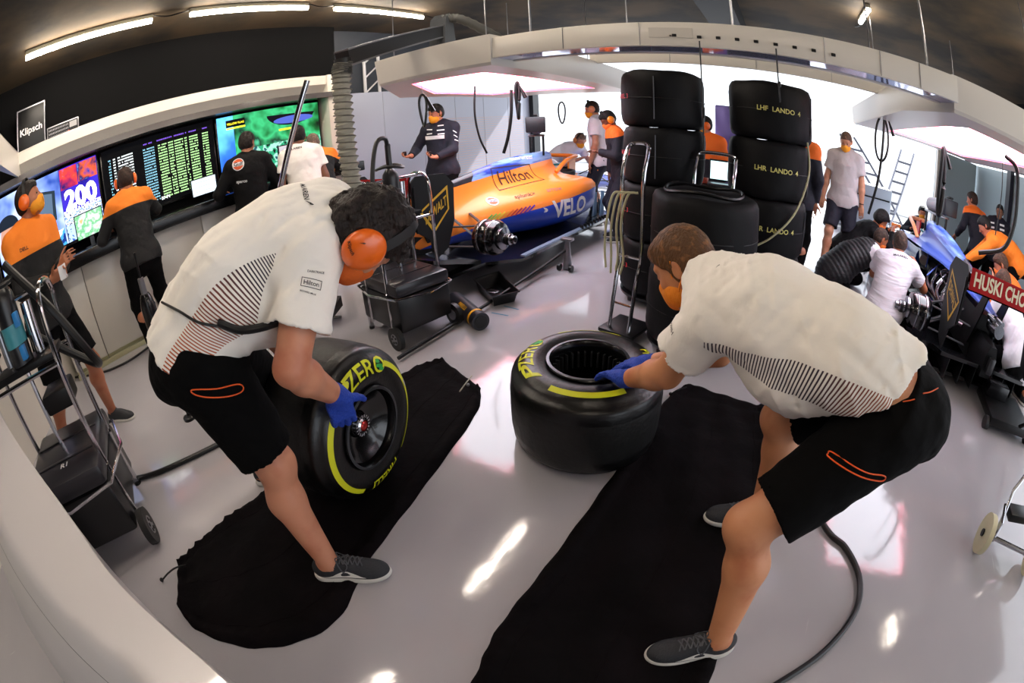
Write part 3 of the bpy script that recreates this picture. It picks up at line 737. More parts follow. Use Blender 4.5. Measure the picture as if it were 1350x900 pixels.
MB().tube([p-c1 for p in spline([at(622, 495, .06), at(614, 505, .06), at(606, 516, .05)])], .004, 6).build('elastic_cord', mat('cord_pale', 'a09a8a', .5), g1)
MB().ball(at(617, 507, .07)-c1, .010).build('cord_lock', mat('clear_grey', '8a8a90', .3), g1)
dn = (at(637, 867)-at(657, 827)).normalized()
g2, c2 = ground_cloth([at(623, 897)+dn*.35, (623, 897), (657, 827), (727, 737), (803, 633), (850, 570), (880, 525), (905, 508)], [at(935, 900)+dn*.35, (935, 900), (965, 830), (1000, 760), (1017, 680), (1015, 610), (1012, 560), (1008, 538)], 'opened black tyre blanket on the floor under the short-haired man', 2)
MB().tube([p-c2 for p in spline([at(905, 510, .04), at(893, 514, .06), at(885, 519, .02)])], .0045, 6).build('drawcord', DARK, g2)
MB().ball(at(884, 519, .014)-c2, .011).build('cord_toggle', DARK, g2)
# ------------------------------------------------------------------ people
A3 = lambda *v: np.array(v, float)
def rotv(v, ax, a):
    ax = _n(ax); v = np.asarray(v, float); return v*math.cos(a)+np.cross(ax, v)*math.sin(a)+ax*(ax@v)*(1-math.cos(a))
def pcut(f, p, n):
    p = np.array(p, np.float32); n = _n(n).astype(np.float32); g = lambda P: np.maximum(f(P), (P-p)@n); g.bb = f.bb; return g
def hash_noise(P, s, seed=0):
    r = np.random.RandomState(seed); q = np.zeros(len(P), np.float32)
    for k in range(5):
        d = _n(r.normal(size=3)).astype(np.float32)*s*(1+k*.55); q += np.sin(P@d+r.uniform(0, 6.28)+1.7*np.sin(P@(d[[1, 2, 0]]*.6)+k))*(1/(1+k*.5))
    return q/2.6
SKIN = {}
def skin(c='c98d6b'):
    return mat('skin_'+c, c, .5, noise=(tuple(int(c[i:i+2], 16)/255*f for i, f in ((0, .9), (2, .78), (4, .74))), 9, .5, .75), sss=.06)
def fingers(B, w, d, n, s, curl, r=.0085, sc=1., spread=.1, thumb=(.6, .8, .35), tc=.35):
    """hand: w wrist, d along the palm, n palm normal, s towards the thumb"""
    d = _n(d); n = _n(np.asarray(n)-d*(np.asarray(n)@d)); s = _n(np.asarray(s)-d*(np.asarray(s)@d)-n*(np.asarray(s)@n)); w = np.asarray(w, float)
    B.add(pcone(w, w+d*.03*sc, .027*sc, .033*sc, s, .6), .01)
    B.add(pbox(w+d*.052*sc, (.038*sc, .036*sc, .0135*sc), np.stack([s, d, n], 1), .011*sc), .012)
    tips = []
    for i, (o, L) in enumerate(((.029, .92), (.0095, 1.0), (-.0105, .94), (-.029, .76))):
        c = curl[i] if isinstance(curl, (list, tuple)) else curl
        p = w+d*(.084-.004*abs(i-1))*sc+s*o*sc; dd = rotv(d, n, 0)+s*(1.5-i)*spread*.22; dd = _n(dd)
        for k, (l, rr) in enumerate(((.044, 1.), (.027, .93), (.021, .84))):
            dd = _n(dd*math.cos(c*(.75 if k == 0 else 1.))+n*math.sin(c*(.75 if k == 0 else 1.))) if k == 0 else _n(rotv(dd, np.cross(d, n), c))
            q = p+dd*l*L*sc; B.add(pcone(p, q, r*rr*sc, r*(rr-.08)*sc), .003); p = q
        tips.append(p)
    p = w+d*.022*sc+s*.026*sc; dd = _n(d*thumb[0]+s*thumb[1]+n*thumb[2])
    for k, (l, rr) in enumerate(((.04, 1.4), (.031, 1.12), (.024, .98))):
        q = p+dd*l*sc; B.add(pcone(p, q, r*rr*sc, r*(rr-.1)*sc), .006 if k == 0 else .003); p = q; dd = _n(dd*math.cos(tc)+_n(d*.8+n*.6-s*.3)*math.sin(tc))
    return tips
class Person:
    def __init__(s, J, lab, h=.01, sc=1., skin_c='c98d6b', slim=1., base=None, cat='person', group=None):
        s.J = {k: np.asarray(v, float) for k, v in J.items()}; s.h = h; s.sc = sc; s.slim = slim; s.lb = 1.; s.sk = skin(skin_c)
        J = s.J
        if base is None: m = (J['ankL']+J['ankR'])/2; base = (m[0], m[1], 0)
        s.root = empty('person', tuple(float(x) for x in base), 0, lab, cat, group); s.base = np.array(base, np.float32)
        s.side = _n(J['shoR']-J['shoL']); s.hside = _n(J['hipR']-J['hipL'])
        bpy.context.view_layer.update() if False else None
        s.obs = {}
    def emit(s, B, name, m, h=None, parent=None, attrs=None, it=1):
        V, F = B.mesh(h or s.h)
        if it: V = relax(V, F, it, .45)
        at_ = None
        if attrs: at_ = {k: f(V) for k, f in attrs.items()}
        o = new_mesh(name, V-s.base, F, m, parent or s.root, attrs=at_)
        s.obs[name] = o; return o
    def torso(s, B, inf=0., k=.04, top=True):
        J = s.J; q = s.sc*s.slim; z = s.sc
        B.add(pcone(J['pel'], J['mid'], .155*q+inf, .14*q+inf, s.hside, .70), k)
        B.add(pcone(J['mid'], J['chest'], .14*q+inf, .165*q+inf, s.side, .68), k)
        c2 = J['chest']*.35+J['neck']*.65
        B.add(pcone(J['chest'], c2, .165*q+inf, .10*q+inf, s.side, .62), k)
        B.add(pcone(J['shoL'], J['neck']*.55+J['shoL']*.45, .058*z+inf, .05*z+inf), k); B.add(pcone(J['shoR'], J['neck']*.55+J['shoR']*.45, .058*z+inf, .05*z+inf), k)
        return B
    def arm(s, B, S, inf=0., a=0., b=2., k=.02):
        J = s.J; z = s.sc*s.lb; e = J['elb'+S]; w = J['wri'+S]; sh = J['sho'+S]
        B.add(pcone(sh, e, .053*z+inf, .041*z+inf), .03)
        m = e*.72+w*.28
        B.add(pcone(e, m, .041*z+inf, .043*z+inf), k); B.add(pcone(m, w, .043*z+inf, .027*z+inf, None), k)
    def leg(s, B, S, inf=0., k=.03):
        J = s.J; z = s.sc*s.lb; h = J['hip'+S]; kn = J['knee'+S]; an = J['ank'+S]
        B.add(pcone(h, kn, .088*z+inf, .056*z+inf), .05)
        fwd = s.legfwd(S); c = kn*.68+an*.32-fwd*.018*z
        B.add(pell(kn+fwd*.012*z, (.05*z+inf,)*3), .03)
        B.add(pcone(kn, c, .05*z+inf, .056*z+inf), k); B.add(pcone(c, an, .055*z+inf, .034*z+inf), k)
    def legfwd(s, S):
        J = s.J; ax = _n(J['ank'+S]-J['knee'+S]); f = J['toe'+S]; f = f-ax*(f@ax); return _n(f)
    def body(s, hands=True, feet=True):
        J = s.J; B = Blob(); z = s.sc
        s.torso(B, 0); B.add(pcone(J['hipL'], J['hipR'], .095*z, .095*z), .05)
        for S in 'LR':
            s.leg(B, S); s.arm(B, S)
            an = J['ank'+S]; t = _n(J['toe'+S]*A3(1, 1, 0)); B.add(pcone(an-A3(0, 0, .03)*z-t*.02, an+t*.12*z-A3(0, 0, .055)*z, .036*z, .028*z), .03)
            if hands and 'hand'+S in s.J: pass
        U, F_, R_ = s.headframe(); c = J['head']
        B.add(pcone(J['neck'], c-U*.04*z-F_*.02*z, .058*z, .052*z), .03)
        H = lambda x, y, w: c+R_*x*z+F_*y*z+U*w*z
        Rm = np.stack([R_, F_, U], 1)
        B.add(pell(H(0, -.008, .03), (.075*z, .095*z, .088*z), Rm), .02)
        B.add(pell(H(0, .02, -.02), (.065*z, .072*z, .085*z), Rm), .02)
        B.add(pcone(H(-.02, .055, -.092), H(.02, .055, -.092), .024*z, .024*z), .03)
        B.add(pell(H(0, .072, .035), (.052*z, .018*z, .018*z), Rm), .014)
        for q in (-1, 1):
            B.sub(pell(H(q*.031, .098, .012), (.017*z, .012*z, .011*z), Rm), .012)
            B.add(pell(H(q*.036, .066, -.018), (.022*z, .02*z, .018*z), Rm), .014)
            B.add(pell(H(q*.031, .078, .010), (.012*z, .011*z, .010*z), Rm), .004)
            B.add(pell(H(q*.078, -.012, .0), (.009*z, .021*z, .033*z), np.stack([_n(R_+F_*.35*q), _n(F_-R_*.35*q), U], 1)), .006)
            B.sub(pell(H(q*.088, -.006, .0), (.005*z, .011*z, .018*z), Rm), .005)
        B.add(pcone(H(0, .088, .02), H(0, .108, -.022), .008*z, .013*z), .010)
        B.add(pell(H(0, .098, -.028), (.018*z, .012*z, .009*z), Rm), .006)
        B.add(pell(H(0, .088, -.056), (.024*z, .011*z, .010*z), Rm), .006)
        if hands:
            for S in 'LR':
                if ('hd'+S) in s.hands: 
                    d, n, t, cu_ = s.hands['hd'+S][:4]; fingers(B, J['wri'+S], d, n, t, cu_, .0085, z)
                else:
                    d = _n(J['wri'+S]-J['elb'+S]); fingers(B, J['wri'+S], d, np.cross(d, s.side)*(1), F_ if abs(d@F_) < .9 else U, .35, .0085, z)
        o = s.emit(B, 'body', s.sk); s.B = B; return o
    hands = {}
    def headframe(s):
        J = s.J; U = _n(J['hup']); F_ = _n(J['hfw']-U*(J['hfw']@U)); R_ = np.cross(F_, U); return U, F_, R_
    def hair(s, col, style='short', h=None, curl=.0):
        U, F_, R_ = s.headframe(); c = s.J['head']; z = s.sc; Rm = np.stack([R_, F_, U], 1); H = lambda x, y, w: c+R_*x*z+F_*y*z+U*w*z
        B = Blob(); t = {'short': .008, 'mid': .02, 'buzz': .003}[style]
        B.add(pell(H(0, -.010, .034), ((.077+t)*z, (.097+t)*z, (.090+t*1.2)*z), Rm), .01)
        B.add(pell(H(0, -.035, -.01), ((.070+t)*z, (.066+t)*z, (.07)*z), Rm), .02)
        if style == 'mid': B.add(pell(H(0, .05, .075), (.06*z, .055*z, .04*z), Rm), .02)
        elif style == 'short': B.add(pell(H(0, .04, .085), (.055*z, .05*z, .03*z), Rm), .02)
        if curl: B.warp(lambda P: hash_noise(P, 95, 3)*curl+hash_noise(P, 210, 5)*curl*.4)
        else: B.warp(lambda P: hash_noise(P, 160, 3)*.0016)
        B.sub(pcut(pell(H(0, .10, -.02), (.2*z, .085*z, .085*z), Rm), H(0, 0, .06), U), .006)
        n1 = _n(F_*.55-U*.83); B.ops.append(('c', (lambda p, n: lambda P: (P-p)@n)(np.array(H(0, .045 if style != 'mid' else .06, .028), np.float32), n1.astype(np.float32)), 0)) if False else None
        B.sub(pbox(H(0, .075, -.055), (.12*z, .058*z, .075*z), Rm, .02), .008)
        B.cut(H(0, -.05, -.075), -U*1.0-F_*.25)
        m = mat('hair_'+col, col, .55, bump=(120, .6, (1, 1, .35)), noise=(tuple(min(1, int(col[i:i+2], 16)/255*1.7) for i in (0, 2, 4)), 40, .5, .75), spec=.3)
        return s.emit(B, 'hair', m, h or s.h*.8)
    def mask(s, col='e8971c', h=None):
        U, F_, R_ = s.headframe(); c = s.J['head']; z = s.sc; Rm = np.stack([R_, F_, U], 1); H = lambda x, y, w: c+R_*x*z+F_*y*z+U*w*z
        B = Blob(); B.add(pell(H(0, .045, -.055), (.066*z, .066*z, .06*z), Rm), .01); B.add(pcone(H(0, .095, -.025), H(0, .085, -.075), .026*z, .03*z), .02)
        B.cut(H(0, .06, -.010), U*1.-F_*.12); B.cut(H(0, .01, -.05), -F_)
        m = mat('mask_'+col, col, .75, bump=(70, .25))
        o = s.emit(B, 'face_mask', m, h or s.h*.7)
        for q in (-1, 1):
            b = MB()
            b.tube([Vector(H(q*.058, .03, -.025)-s.base), Vector(H(q*.074, .012, -.002)-s.base), Vector(H(q*.084, -.012, .03)-s.base)], .003*z, 5)
            b.tube([Vector(H(q*.058, .03, -.06)-s.base), Vector(H(q*.076, .005, -.045)-s.base), Vector(H(q*.082, -.02, -.03)-s.base)], .003*z, 5)
            b.build('ear_loop', m, o)
        return o
    def defenders(s, col='ec6a1e', band='over', h=None, cs=1.):
        U, F_, R_ = s.headframe(); c = s.J['head']; z = s.sc; Rm = np.stack([R_, F_, U], 1); H = lambda x, y, w: Vector(c+R_*x*z+F_*y*z+U*w*z-s.base)
        m = mat('defender_'+col, col, .3, coat=.4); bk = mat('defender_black', '141416', .5)
        b = MB()
        arc = [(.098*math.cos(a), .01, .03+.118*math.sin(a)) for a in np.linspace(-.15, PI+.15, 15)] if band == 'over' else [(.1*math.cos(a), .0+.135*math.sin(a), .05+.03*math.sin(a)) for a in np.linspace(0, PI, 15)]
        rings = []
        for i, (x, y, w) in enumerate(arc):
            p = H(x, y, w); wv = Vector(F_)*.013*z if band == 'over' else Vector(U)*.013*z; nn = (p-H(0, 0, .03)).normalized()*.004*z
            rings.append([p-wv, p+wv, p+wv+nn, p-wv+nn])
        o = MB().loft(rings).build('headband', bk, s.root)
        for q in (-1, 1):
            B = Blob(); Rq = Rm; B.add(pell(np.array(c+R_*q*.098*z-F_*.005*z-U*.002*z), (.028*z, .041*z*cs, .044*z*cs), Rm), .01); B.cut(c+R_*q*.09*z, -R_*q)
            cp = s.emit(B, 'ear_cup', m, (h or s.h)*.6)
            MB().loft([[H(q*t, (-.005+.030*cs*k_*math.cos(a)), (-.002+.04*cs*k_*math.sin(a))) for a in np.linspace(0, 2*PI, 20, endpoint=False)] for t, k_ in ((.074, .85), (.078, 1.0), (.089, 1.0))]).build('cushion', bk, cp)
        return o
    def tee(s, m, inf=.02, sleeve=.62, long=False, name='shirt', hem=None, h=None, fold=.004, attrs=None, collar=True, seed=1, slv=.028, bag=None, hem_tilt=0., crease=None):
        J = s.J; B = Blob(); z = s.sc
        hp = J['pel']; up = _n(J['mid']-J['pel']); hz = hp-up*(hem if hem is not None else .06)
        q = z*s.slim
        B.add(pcone(hp-up*.12, J['mid'], .172*q+inf, .15*q+inf, s.hside, .80), .04)
        B.add(pcone(J['mid'], J['chest'], .15*q+inf, .172*q+inf, s.side, .70), .05)
        c2 = J['chest']*.35+J['neck']*.65
        B.add(pcone(J['chest'], c2, .168*q+inf, .10*q+inf, s.side, .64), .05)
        for S in 'LR':
            B.add(pcone(J['sho'+S], J['neck']*.55+J['sho'+S]*.45, .058*z+inf, .055*z+inf), .05)
        if hem is None or hem > .1: B.add(pcone(J['hipL'], J['hipR'], .108*z+inf*.9, .108*z+inf*.9), .05)
        if bag is not None:
            for (p, r) in bag: B.add(pell(p, r), .06)
        B.cut(hz, _n(-up+A3(0, 0, -1)*hem_tilt))
        for S in 'LR':
            sh, e, w = J['sho'+S], J['elb'+S], J['wri'+S]
            if not long:
                p = sh+(e-sh)*sleeve; B.add(pcut(pcone(sh, e, .055*z*s.lb+inf*.7, .055*z*s.lb+slv), p, e-sh), .035)
                rr_ = .055*z*s.lb+inf*.7+(slv-inf*.7)*sleeve-.013
                if s.h < .008: B.sub(pcut(pcone(sh+(e-sh)*(sleeve-.05), e+(e-sh)*.2, rr_, rr_), sh+(e-sh)*(sleeve-.035), sh-e), .004)
            else:
                d = _n(w-e); B.add(pcone(sh, e, .055*z+inf*.9, .047*z+inf*.7), .035); B.add(pcut(pcone(e, w+d*.03, .047*z+inf*.7, .033*z+inf*.5), w-d*.01, d), .02)
        U, F_, R_ = s.headframe(); nb = J['neck']; nd = _n(J['head']-J['neck'])
        if collar: B.add(pcut(pcone(nb-nd*.03, nb+nd*.05, .082*z, .068*z), nb+nd*.035*z, nd), .025)
        if fold: B.warp(lambda P: hash_noise(P*np.array([1, 1, 1], np.float32), 26, seed)*fold+np.maximum(0, hash_noise(P, 55, seed+4))**2*fold*1.1)
        if crease is not None:
            cdir, cf, ca = crease; cdir = _n(cdir).astype(np.float32)
            def cw(P):
                q = (P@cdir)*cf+hash_noise(P, 9, seed+1)*1.6; r = (1-np.abs(np.sin(q)))**3; return -ca*r*np.clip(hash_noise(P, 7, seed+2)*1.5+.3, 0, 1)
            B.warp(cw)
        return s.emit(B, name, m, h, attrs=attrs)
    def shorts(s, m, length=.8, inf=.022, name='shorts', h=None, long=False, fold=.004, seed=7, flare=.03, waist=.06):
        J = s.J; B = Blob(); z = s.sc; up = _n(J['mid']-J['pel'])
        B.add(pcone(J['pel']-up*.06, J['pel']+up*.1, .158*z*s.slim+inf*.6, .146*z*s.slim+inf*.5, s.hside, .74), .04)
        B.add(pcone(J['hipL'], J['hipR'], .105*z+inf*.5, .105*z+inf*.5), .05)
        B.cut(J['pel']+up*waist*z, up)
        for S in 'LR':
            hq, kn, an = J['hip'+S], J['knee'+S], J['ank'+S]
            if not long:
                p = hq+(kn-hq)*length; B.add(pcut(pcone(hq, kn, .094*z*s.lb+inf, .064*z*s.lb+flare), p, kn-hq), .05)
                rr_ = (.094*z*s.lb+inf)*(1-length)+(.064*z*s.lb+flare)*length-.011
                if s.h < .008: B.sub(pcut(pcone(hq+(kn-hq)*(length-.05), kn+(kn-hq)*.2, rr_, rr_), hq+(kn-hq)*(length-.045), hq-kn), .004)
            else:
                B.add(pcone(hq, kn, .094*z+inf, .060*z+inf), .05); B.add(pell(kn, (.062*z+inf,)*3), .03); B.add(pcut(pcone(kn, an, .060*z+inf, .045*z+inf), an+(kn-an)*.02, an-kn), .03)
        if fold: B.warp(lambda P: hash_noise(P, 24, seed)*fold+hash_noise(P, 60, seed+2)*fold*.5)
        return s.emit(B, name, m, h)
    def shoes(s, m=None, sole=None, h=None, which='LR', accent=True, laces=False):
        z = s.sc
        for S in which:
            an = s.J['ank'+S]; t = s.J['toe'+S]; ft = _n(t) if abs(t[2]) > .05 else _n(t*A3(1, 1, 0)); up = _n(A3(0, 0, 1)-ft*ft[2]); sd = np.cross(ft, up)
            Rm = np.stack([sd, ft, up], 1); g = an-up*.088*z; H = lambda x, y, w: g+sd*x*z+ft*y*z+up*w*z
            B = Blob()
            B.add(pell(H(0, -.02, .045), (.037*z, .052*z, .05*z), Rm), .02); B.add(pell(H(0, .055, .04), (.039*z, .085*z, .05*z), Rm), .03); B.add(pell(H(.004, .135, .024), (.042*z, .07*z, .038*z), Rm), .03)
            B.add(pcone(H(0, -.012, .06), H(0, .0, .085), .036*z, .038*z), .02)
            B.sub(pcone(H(0, -.008, .085), H(0, .0, .13), .031*z, .034*z), .006)
            B.cut(H(0, 0, .012), -up)
            o = s.emit(B, 'shoe', m or mat('shoe_grey', '24262b', .7, bump=(150, .3)), h or s.h*.7)
            Q = Blob(); Q.add(pell(H(0, -.02, .012), (.043*z, .058*z, .03*z), Rm), .02); Q.add(pell(H(.002, .06, .012), (.040*z, .1*z, .028*z), Rm), .03); Q.add(pell(H(.004, .135, .012), (.046*z, .075*z, .028*z), Rm), .03)
            Q.cut(H(0, 0, .0), -up); Q.cut(H(0, 0, .026), up)
            s.emit(Q, 'sole', sole or mat('sole_white', 'c9c6c0', .6), h or s.h*.7, parent=o)
            if laces:
                bpy.context.view_layer.update(); bb = bvh_of(o); b = MB(); lm = mat('lace_grey', '4a4c52', .7)
                def top_(x, y, up_=.0):
                    p = Vector(H(x, y, .2)); hh = bb.ray_cast(p, Vector(-up)); return (hh[0] if hh[0] else p-Vector(up)*.11)+Vector(up)*(.003+up_)-Vector(s.base)
                for i in range(5):
                    y = .048+i*.016
                    for q_ in (1, -1): MB().tube([top_(-.019*q_, y-.006), top_(-.008*q_, y-.002), top_(.008*q_, y+.004), top_(.019*q_, y+.008)], .0028, 5).build('lace', lm, o)
                for q_ in (1, -1): MB().tube(spline([top_(0, .046, .002), top_(.016*q_, .036, .016), top_(.038*q_, .05, .012), top_(.026*q_, .07, .003), top_(.004*q_, .052, .002)], 4), .0024, 5).build('lace_bow', lm, o)
                st = MB()
                for sx in (-1, 1):
                    top = []; bot = []
                    for i in range(13):
                        y = -.05+.0145*i; q_ = i/12; w0 = .032+.002*math.sin(q_*3); th = .012*math.sin(PI*q_)**.7+.020*max(0, 1-abs(q_-.62)/.3)
                        for lst, ww in ((bot, w0), (top, w0+th+.001)):
                            p = Vector(H(sx*.12, y, ww)); hh = bb.ray_cast(p, Vector(-sx*sd)); lst.append((hh[0] if hh[0] else p-Vector(sx*sd)*.08)+Vector(sx*sd)*.0015-Vector(s.base))
                    n_ = len(top); st.add(bot+top, [(i, i+1, n_+i+1, n_+i) for i in range(n_-1)])
                st.build('side_stripe', mat('stripe_white', 'dddad2', .5), o)
                for sx in (-1, 1):
                    hs = MB()
                    pts = []
                    for (y, ww) in ((-.066, .03), (-.06, .05), (-.04, .03), (-.05, .048)):
                        p = Vector(H(sx*.12, y, ww)); hh = bb.ray_cast(p, Vector(-sx*sd)); pts.append((hh[0] if hh[0] else p-Vector(sx*sd)*.09)+Vector(sx*sd)*.002-Vector(s.base))
                    hs.add(pts, [(0, 2, 3, 1)]); hs.build('heel_accent', mat('accent_orange', 'd8761e', .5), o)
    def glove(s, S, d, n, t, curl, m, h=.0035, thumb=(.6, .8, .35), cuff=.05, sc=1.06, r=.0098, tc=.35, spread=.1):
        B = Blob(); w = s.J['wri'+S]; e = s.J['elb'+S]; fingers(B, w, d, n, t, curl, r, sc*s.sc, spread, thumb, tc)
        dd = _n(w-e); B.add(pcut(pcone(w-dd*cuff, w+dd*.02, .034*s.sc, .033*s.sc), w-dd*cuff*.8, -dd), .015)
        B.warp(lambda P: hash_noise(P, 150, 2)*.0007)
        o = s.emit(B, 'glove', m, h); return o
def stand(x, y, yaw, H=1.80, lean=0., turn=0., head=(0., 0.), hands=None, feet=None, crouch=0., hunch=0., roll=0.):
    """joints of a figure: yaw = compass the figure faces (degrees from +Y towards +X); head=(pitch down, turn right)"""
    k = H/1.80; a = math.radians(yaw); f = A3(math.sin(a), math.cos(a), 0); r = A3(math.cos(a), -math.sin(a), 0); u = A3(0, 0, 1); o = A3(x, y, 0)
    J = {}; ph = (.96-crouch)*k; ln = math.radians(lean); hc = math.radians(lean+hunch)
    t = math.radians(turn); 
    J['pel'] = o+u*ph-f*(.25*math.sin(ln)*k)*(1 if crouch < .1 else .2)
    hp = J['pel']-u*.045*k; J['hipL'] = hp-r*.095*k; J['hipR'] = hp+r*.095*k
    d1 = u*math.cos(ln)+f*math.sin(ln); d2 = u*math.cos(hc)+f*math.sin(hc)
    J['mid'] = J['pel']+d1*.20*k; J['chest'] = J['mid']+d2*.20*k; J['neck'] = J['chest']+d2*.13*k
    rr = r*math.cos(t)-f*math.sin(t); ff = f*math.cos(t)+r*math.sin(t)
    sp = J['chest']+d2*.085*k; J['shoL'] = sp-rr*.175*k; J['shoR'] = sp+rr*.175*k
    pt, tr = math.radians(head[0]), math.radians(head[1]); hf = ff*math.cos(tr)+rr*math.sin(tr)
    J['hfw'] = hf*math.cos(pt)-u*math.sin(pt); J['hup'] = u*math.cos(pt)+hf*math.sin(pt)
    nd = _n(d2*.5+u*.7+hf*.25); J['head'] = J['neck']+nd*.155*k+J['hup']*.01+J['hfw']*.012
    fe = feet or {}
    for S, q in (('L', -1), ('R', 1)):
        dx, dy, ty = fe.get(S, (q*.12, 0., q*8.)); p = o+r*dx*k+f*dy*k+u*.092*k
        J['ank'+S] = p; ta = math.radians(yaw+ty); J['toe'+S] = A3(math.sin(ta), math.cos(ta), 0)
        J['knee'+S] = ik(J['hip'+S], p, .44*k, .435*k, J['toe'+S]*.8+f*.3+r*q*.12)
        hd = (hands or {}).get(S)
        if hd is None: tgt = J['sho'+S]-u*.53*k+rr*q*.05*k+ff*.06*k
        elif isinstance(hd, np.ndarray): tgt = hd
        else: tgt = o+rr*hd[0]*k+ff*hd[1]*k+u*hd[2]*k
        J['elb'+S] = ik(J['sho'+S], tgt, .29*k, .26*k, -ff*.5+rr*q*.6-u*.6); J['wri'+S] = J['elb'+S]+_n(tgt-J['elb'+S])*.26*k
    J['_f'] = f; return J
def ik(a, b, l1, l2, hint):
    d = b-a; L = min(np.linalg.norm(d), (l1+l2)*.995); dn = _n(d); c = (l1*l1-l2*l2+L*L)/(2*L); h = math.sqrt(max(l1*l1-c*c, 0)); hv = hint-dn*(hint@dn); return a+dn*c+_n(hv)*h
# ---- cloth colours
BLKC = mat('black_cloth', '050506', .9, bump=(9, .6), spec=.12); NAVY = mat('navy_cloth', '17182a', .8, bump=(40, .2), sheen=.15)
WTEE = mat('white_tee', 'f3eee6', .85, bump=(8, .55)); BLUEG = mat('blue_glove', '1640b0', .7, bump=(140, .5)); ORG = mat('orange_cloth', 'f0801c', .8, bump=(40, .2))

def pick(px, py, bvh):
    d = Vector(ray(px, py)); h = bvh.ray_cast(Vector(CO), d); return (h[0], h[1]) if h[0] else (None, None)
def decal_px(bvh, root, geo, width, p0, p1, name, m, off=.003, gw=None):
    """lettering whose ends sit at the two picture points; width = drawn width of geo at size 1"""
    a, na = pick(*p0, bvh); b, nb = pick(*p1, bvh)
    if a is None or b is None: print('decal missed', name, p0, p1); return None
    u = b-a; sz = u.length/width; n = (na+nb).normalized(); c = (a+b)/2; v = n.cross(u).normalized()
    return decal(geo, sz, bvh, c, u, v, name, m, root, off)
def geo_w(geo): xs = [v[0] for v in geo[0]]; return max(xs)-min(xs)
SPEEDMARK = ([(-.5, -.12), (-.2, -.02), (.1, .12), (.5, .2), (.42, .02), (.2, -.08), (-.05, -.06), (.05, .0)], [(0, 1, 6), (1, 7, 6), (1, 2, 7), (2, 3, 4), (2, 4, 5), (2, 5, 7)])
# ------------------------------------------------------------------ the two men in front
HATCH = mat2('tee_hatched', 'f3eee6', 'f3eee6', rough=.85, bump=(8, .55), stripes=('fs', 105., 'b4572b', '3b2f3a', .42, 'ft'))
def hatch_attrs(P, S, phi0, width, lead=1.):
    """fs runs along the back, ft is positive inside the hatched side panel"""
    J = P.J; 
    up0 = _n(J['mid']-J['pel']); cp = spline([Vector(p) for p in (J['pel']-up0*.14, J['pel']-up0*.05, J['pel'], J['mid'], J['chest'], J['chest']*.5+J['neck']*.5, J['neck'])], 6)
    cp = np.array([tuple(p) for p in cp]); sl = np.concatenate([[0], np.cumsum(np.linalg.norm(np.diff(cp, axis=0), axis=1))]); tg = np.gradient(cp, axis=0); tg /= np.linalg.norm(tg, axis=1)[:, None]
    sd = P.side*(1 if S == 'R' else -1)
    def calc(V):
        V = V.astype(float); D = ((V[:, None, :]-cp[None])**2).sum(-1); D -= D.min(1)[:, None]; W = np.exp(-D/.012); W /= W.sum(1)[:, None]
        c = W@cp; t = W@tg; t /= np.linalg.norm(t, axis=1)[:, None]; fs = W@sl
        s_ = sd-t*(t@sd)[:, None]; s_ /= np.linalg.norm(s_, axis=1)[:, None]; back = np.cross(t, s_)*(1 if S == 'L' else -1)
        Q = V-c; return fs+((Q*t).sum(1))*.6, np.arctan2((Q*back).sum(1), (Q*s_).sum(1))
    def armd(V):
        a, b = J['sho'+S], J['elb'+S]; ax = b-a; t = np.clip((V-a)@ax/(ax@ax), 0, 1); return np.linalg.norm(V-(a+t[:, None]*ax), axis=1)-(.118 if S == 'R' else .097)
    def fs(V): return calc(V)[0]
    def ft(V):
        f, a = calc(V); w = width(f); c = phi0(f); return np.minimum(w-np.abs(a-c), armd(V.astype(float))*6)
    return {'fs': fs, 'ft': ft}
# --- man in orange ear defenders
fA = _n(A3(.40, .92, 0)); sA = A3(fA[1], -fA[0], 0)
JA = dict(ankR=(-1.115, .331, .102), kneeR=(-1.215, .347, .534), hipR=(-1.31, .275, .93), pel=(-1.395, .30, .985), mid=(-1.31, .45, 1.135), chest=(-1.27, .645, 1.20), neck=(-1.19, .79, 1.245),
          shoR=(-1.085, .625, 1.165), elbR=(-1.031, .448, .907), wriR=(-1.105, .605, .707), head=tuple(atd(476, 311, 1.30)))
JA['hipL'] = tuple(np.array(JA['hipR'])-sA*.19); JA['shoL'] = (-1.40, .74, 1.14)
kL = at(345, 498, .55); JA['kneeL'] = tuple(kL); aL = at(372, 600, .1); JA['ankL'] = (kL.x-.06, kL.y-.14, .1)
JA['elbL'] = (-1.70, .62, .88); JA['wriL'] = (-1.74, .74, .63)
JA['toeR'] = tuple(_n(A3(.72, .69, 0))); JA['toeL'] = tuple(fA)
JA['hup'] = tuple(_n(A3(.55, .75, .22))); JA['hfw'] = tuple(_n(A3(.02, .38, -1.)))
PA = Person(JA, 'bending man with curly dark hair and orange ear defenders gripping the upright tyre', h=.0065, sc=1.12, skin_c='c8896b', base=(-1.3, .35, 0)); PA.lb = 1.1
PA.hands = {}
PA.body(hands=False)
PA.hair('1c1412', 'mid', h=.0045, curl=.009)
PA.mask('e0661c', h=.004); PA.defenders('ee6a1c', 'over', h=.006, cs=1.3)
at_ = hatch_attrs(PA, 'R', lambda f: .12-1.25*np.clip(f-.12, 0, .6), lambda f: np.where(f < .60, .16+.75*np.clip(f, 0, .35), -1))
PA.tee(HATCH, inf=.026, sleeve=.66, hem=.06, fold=.007, attrs=at_, seed=3, crease=(A3(.1, .75, .35), 46., .009), bag=[((-1.27, .52, 1.05), (.15, .2, .15))], slv=.03, h=.0065)
PA.shorts(BLKC, length=.86, inf=.018, fold=.004, flare=.028, waist=.03)
PA.shoes(h=.004, laces=True)
hd = _n(A3(-.10, .10, -1)); gm = BLUEG
PA.glove('R', hd, A3(-.8, .3, -.15), A3(-.3, .95, 0), .55, gm)
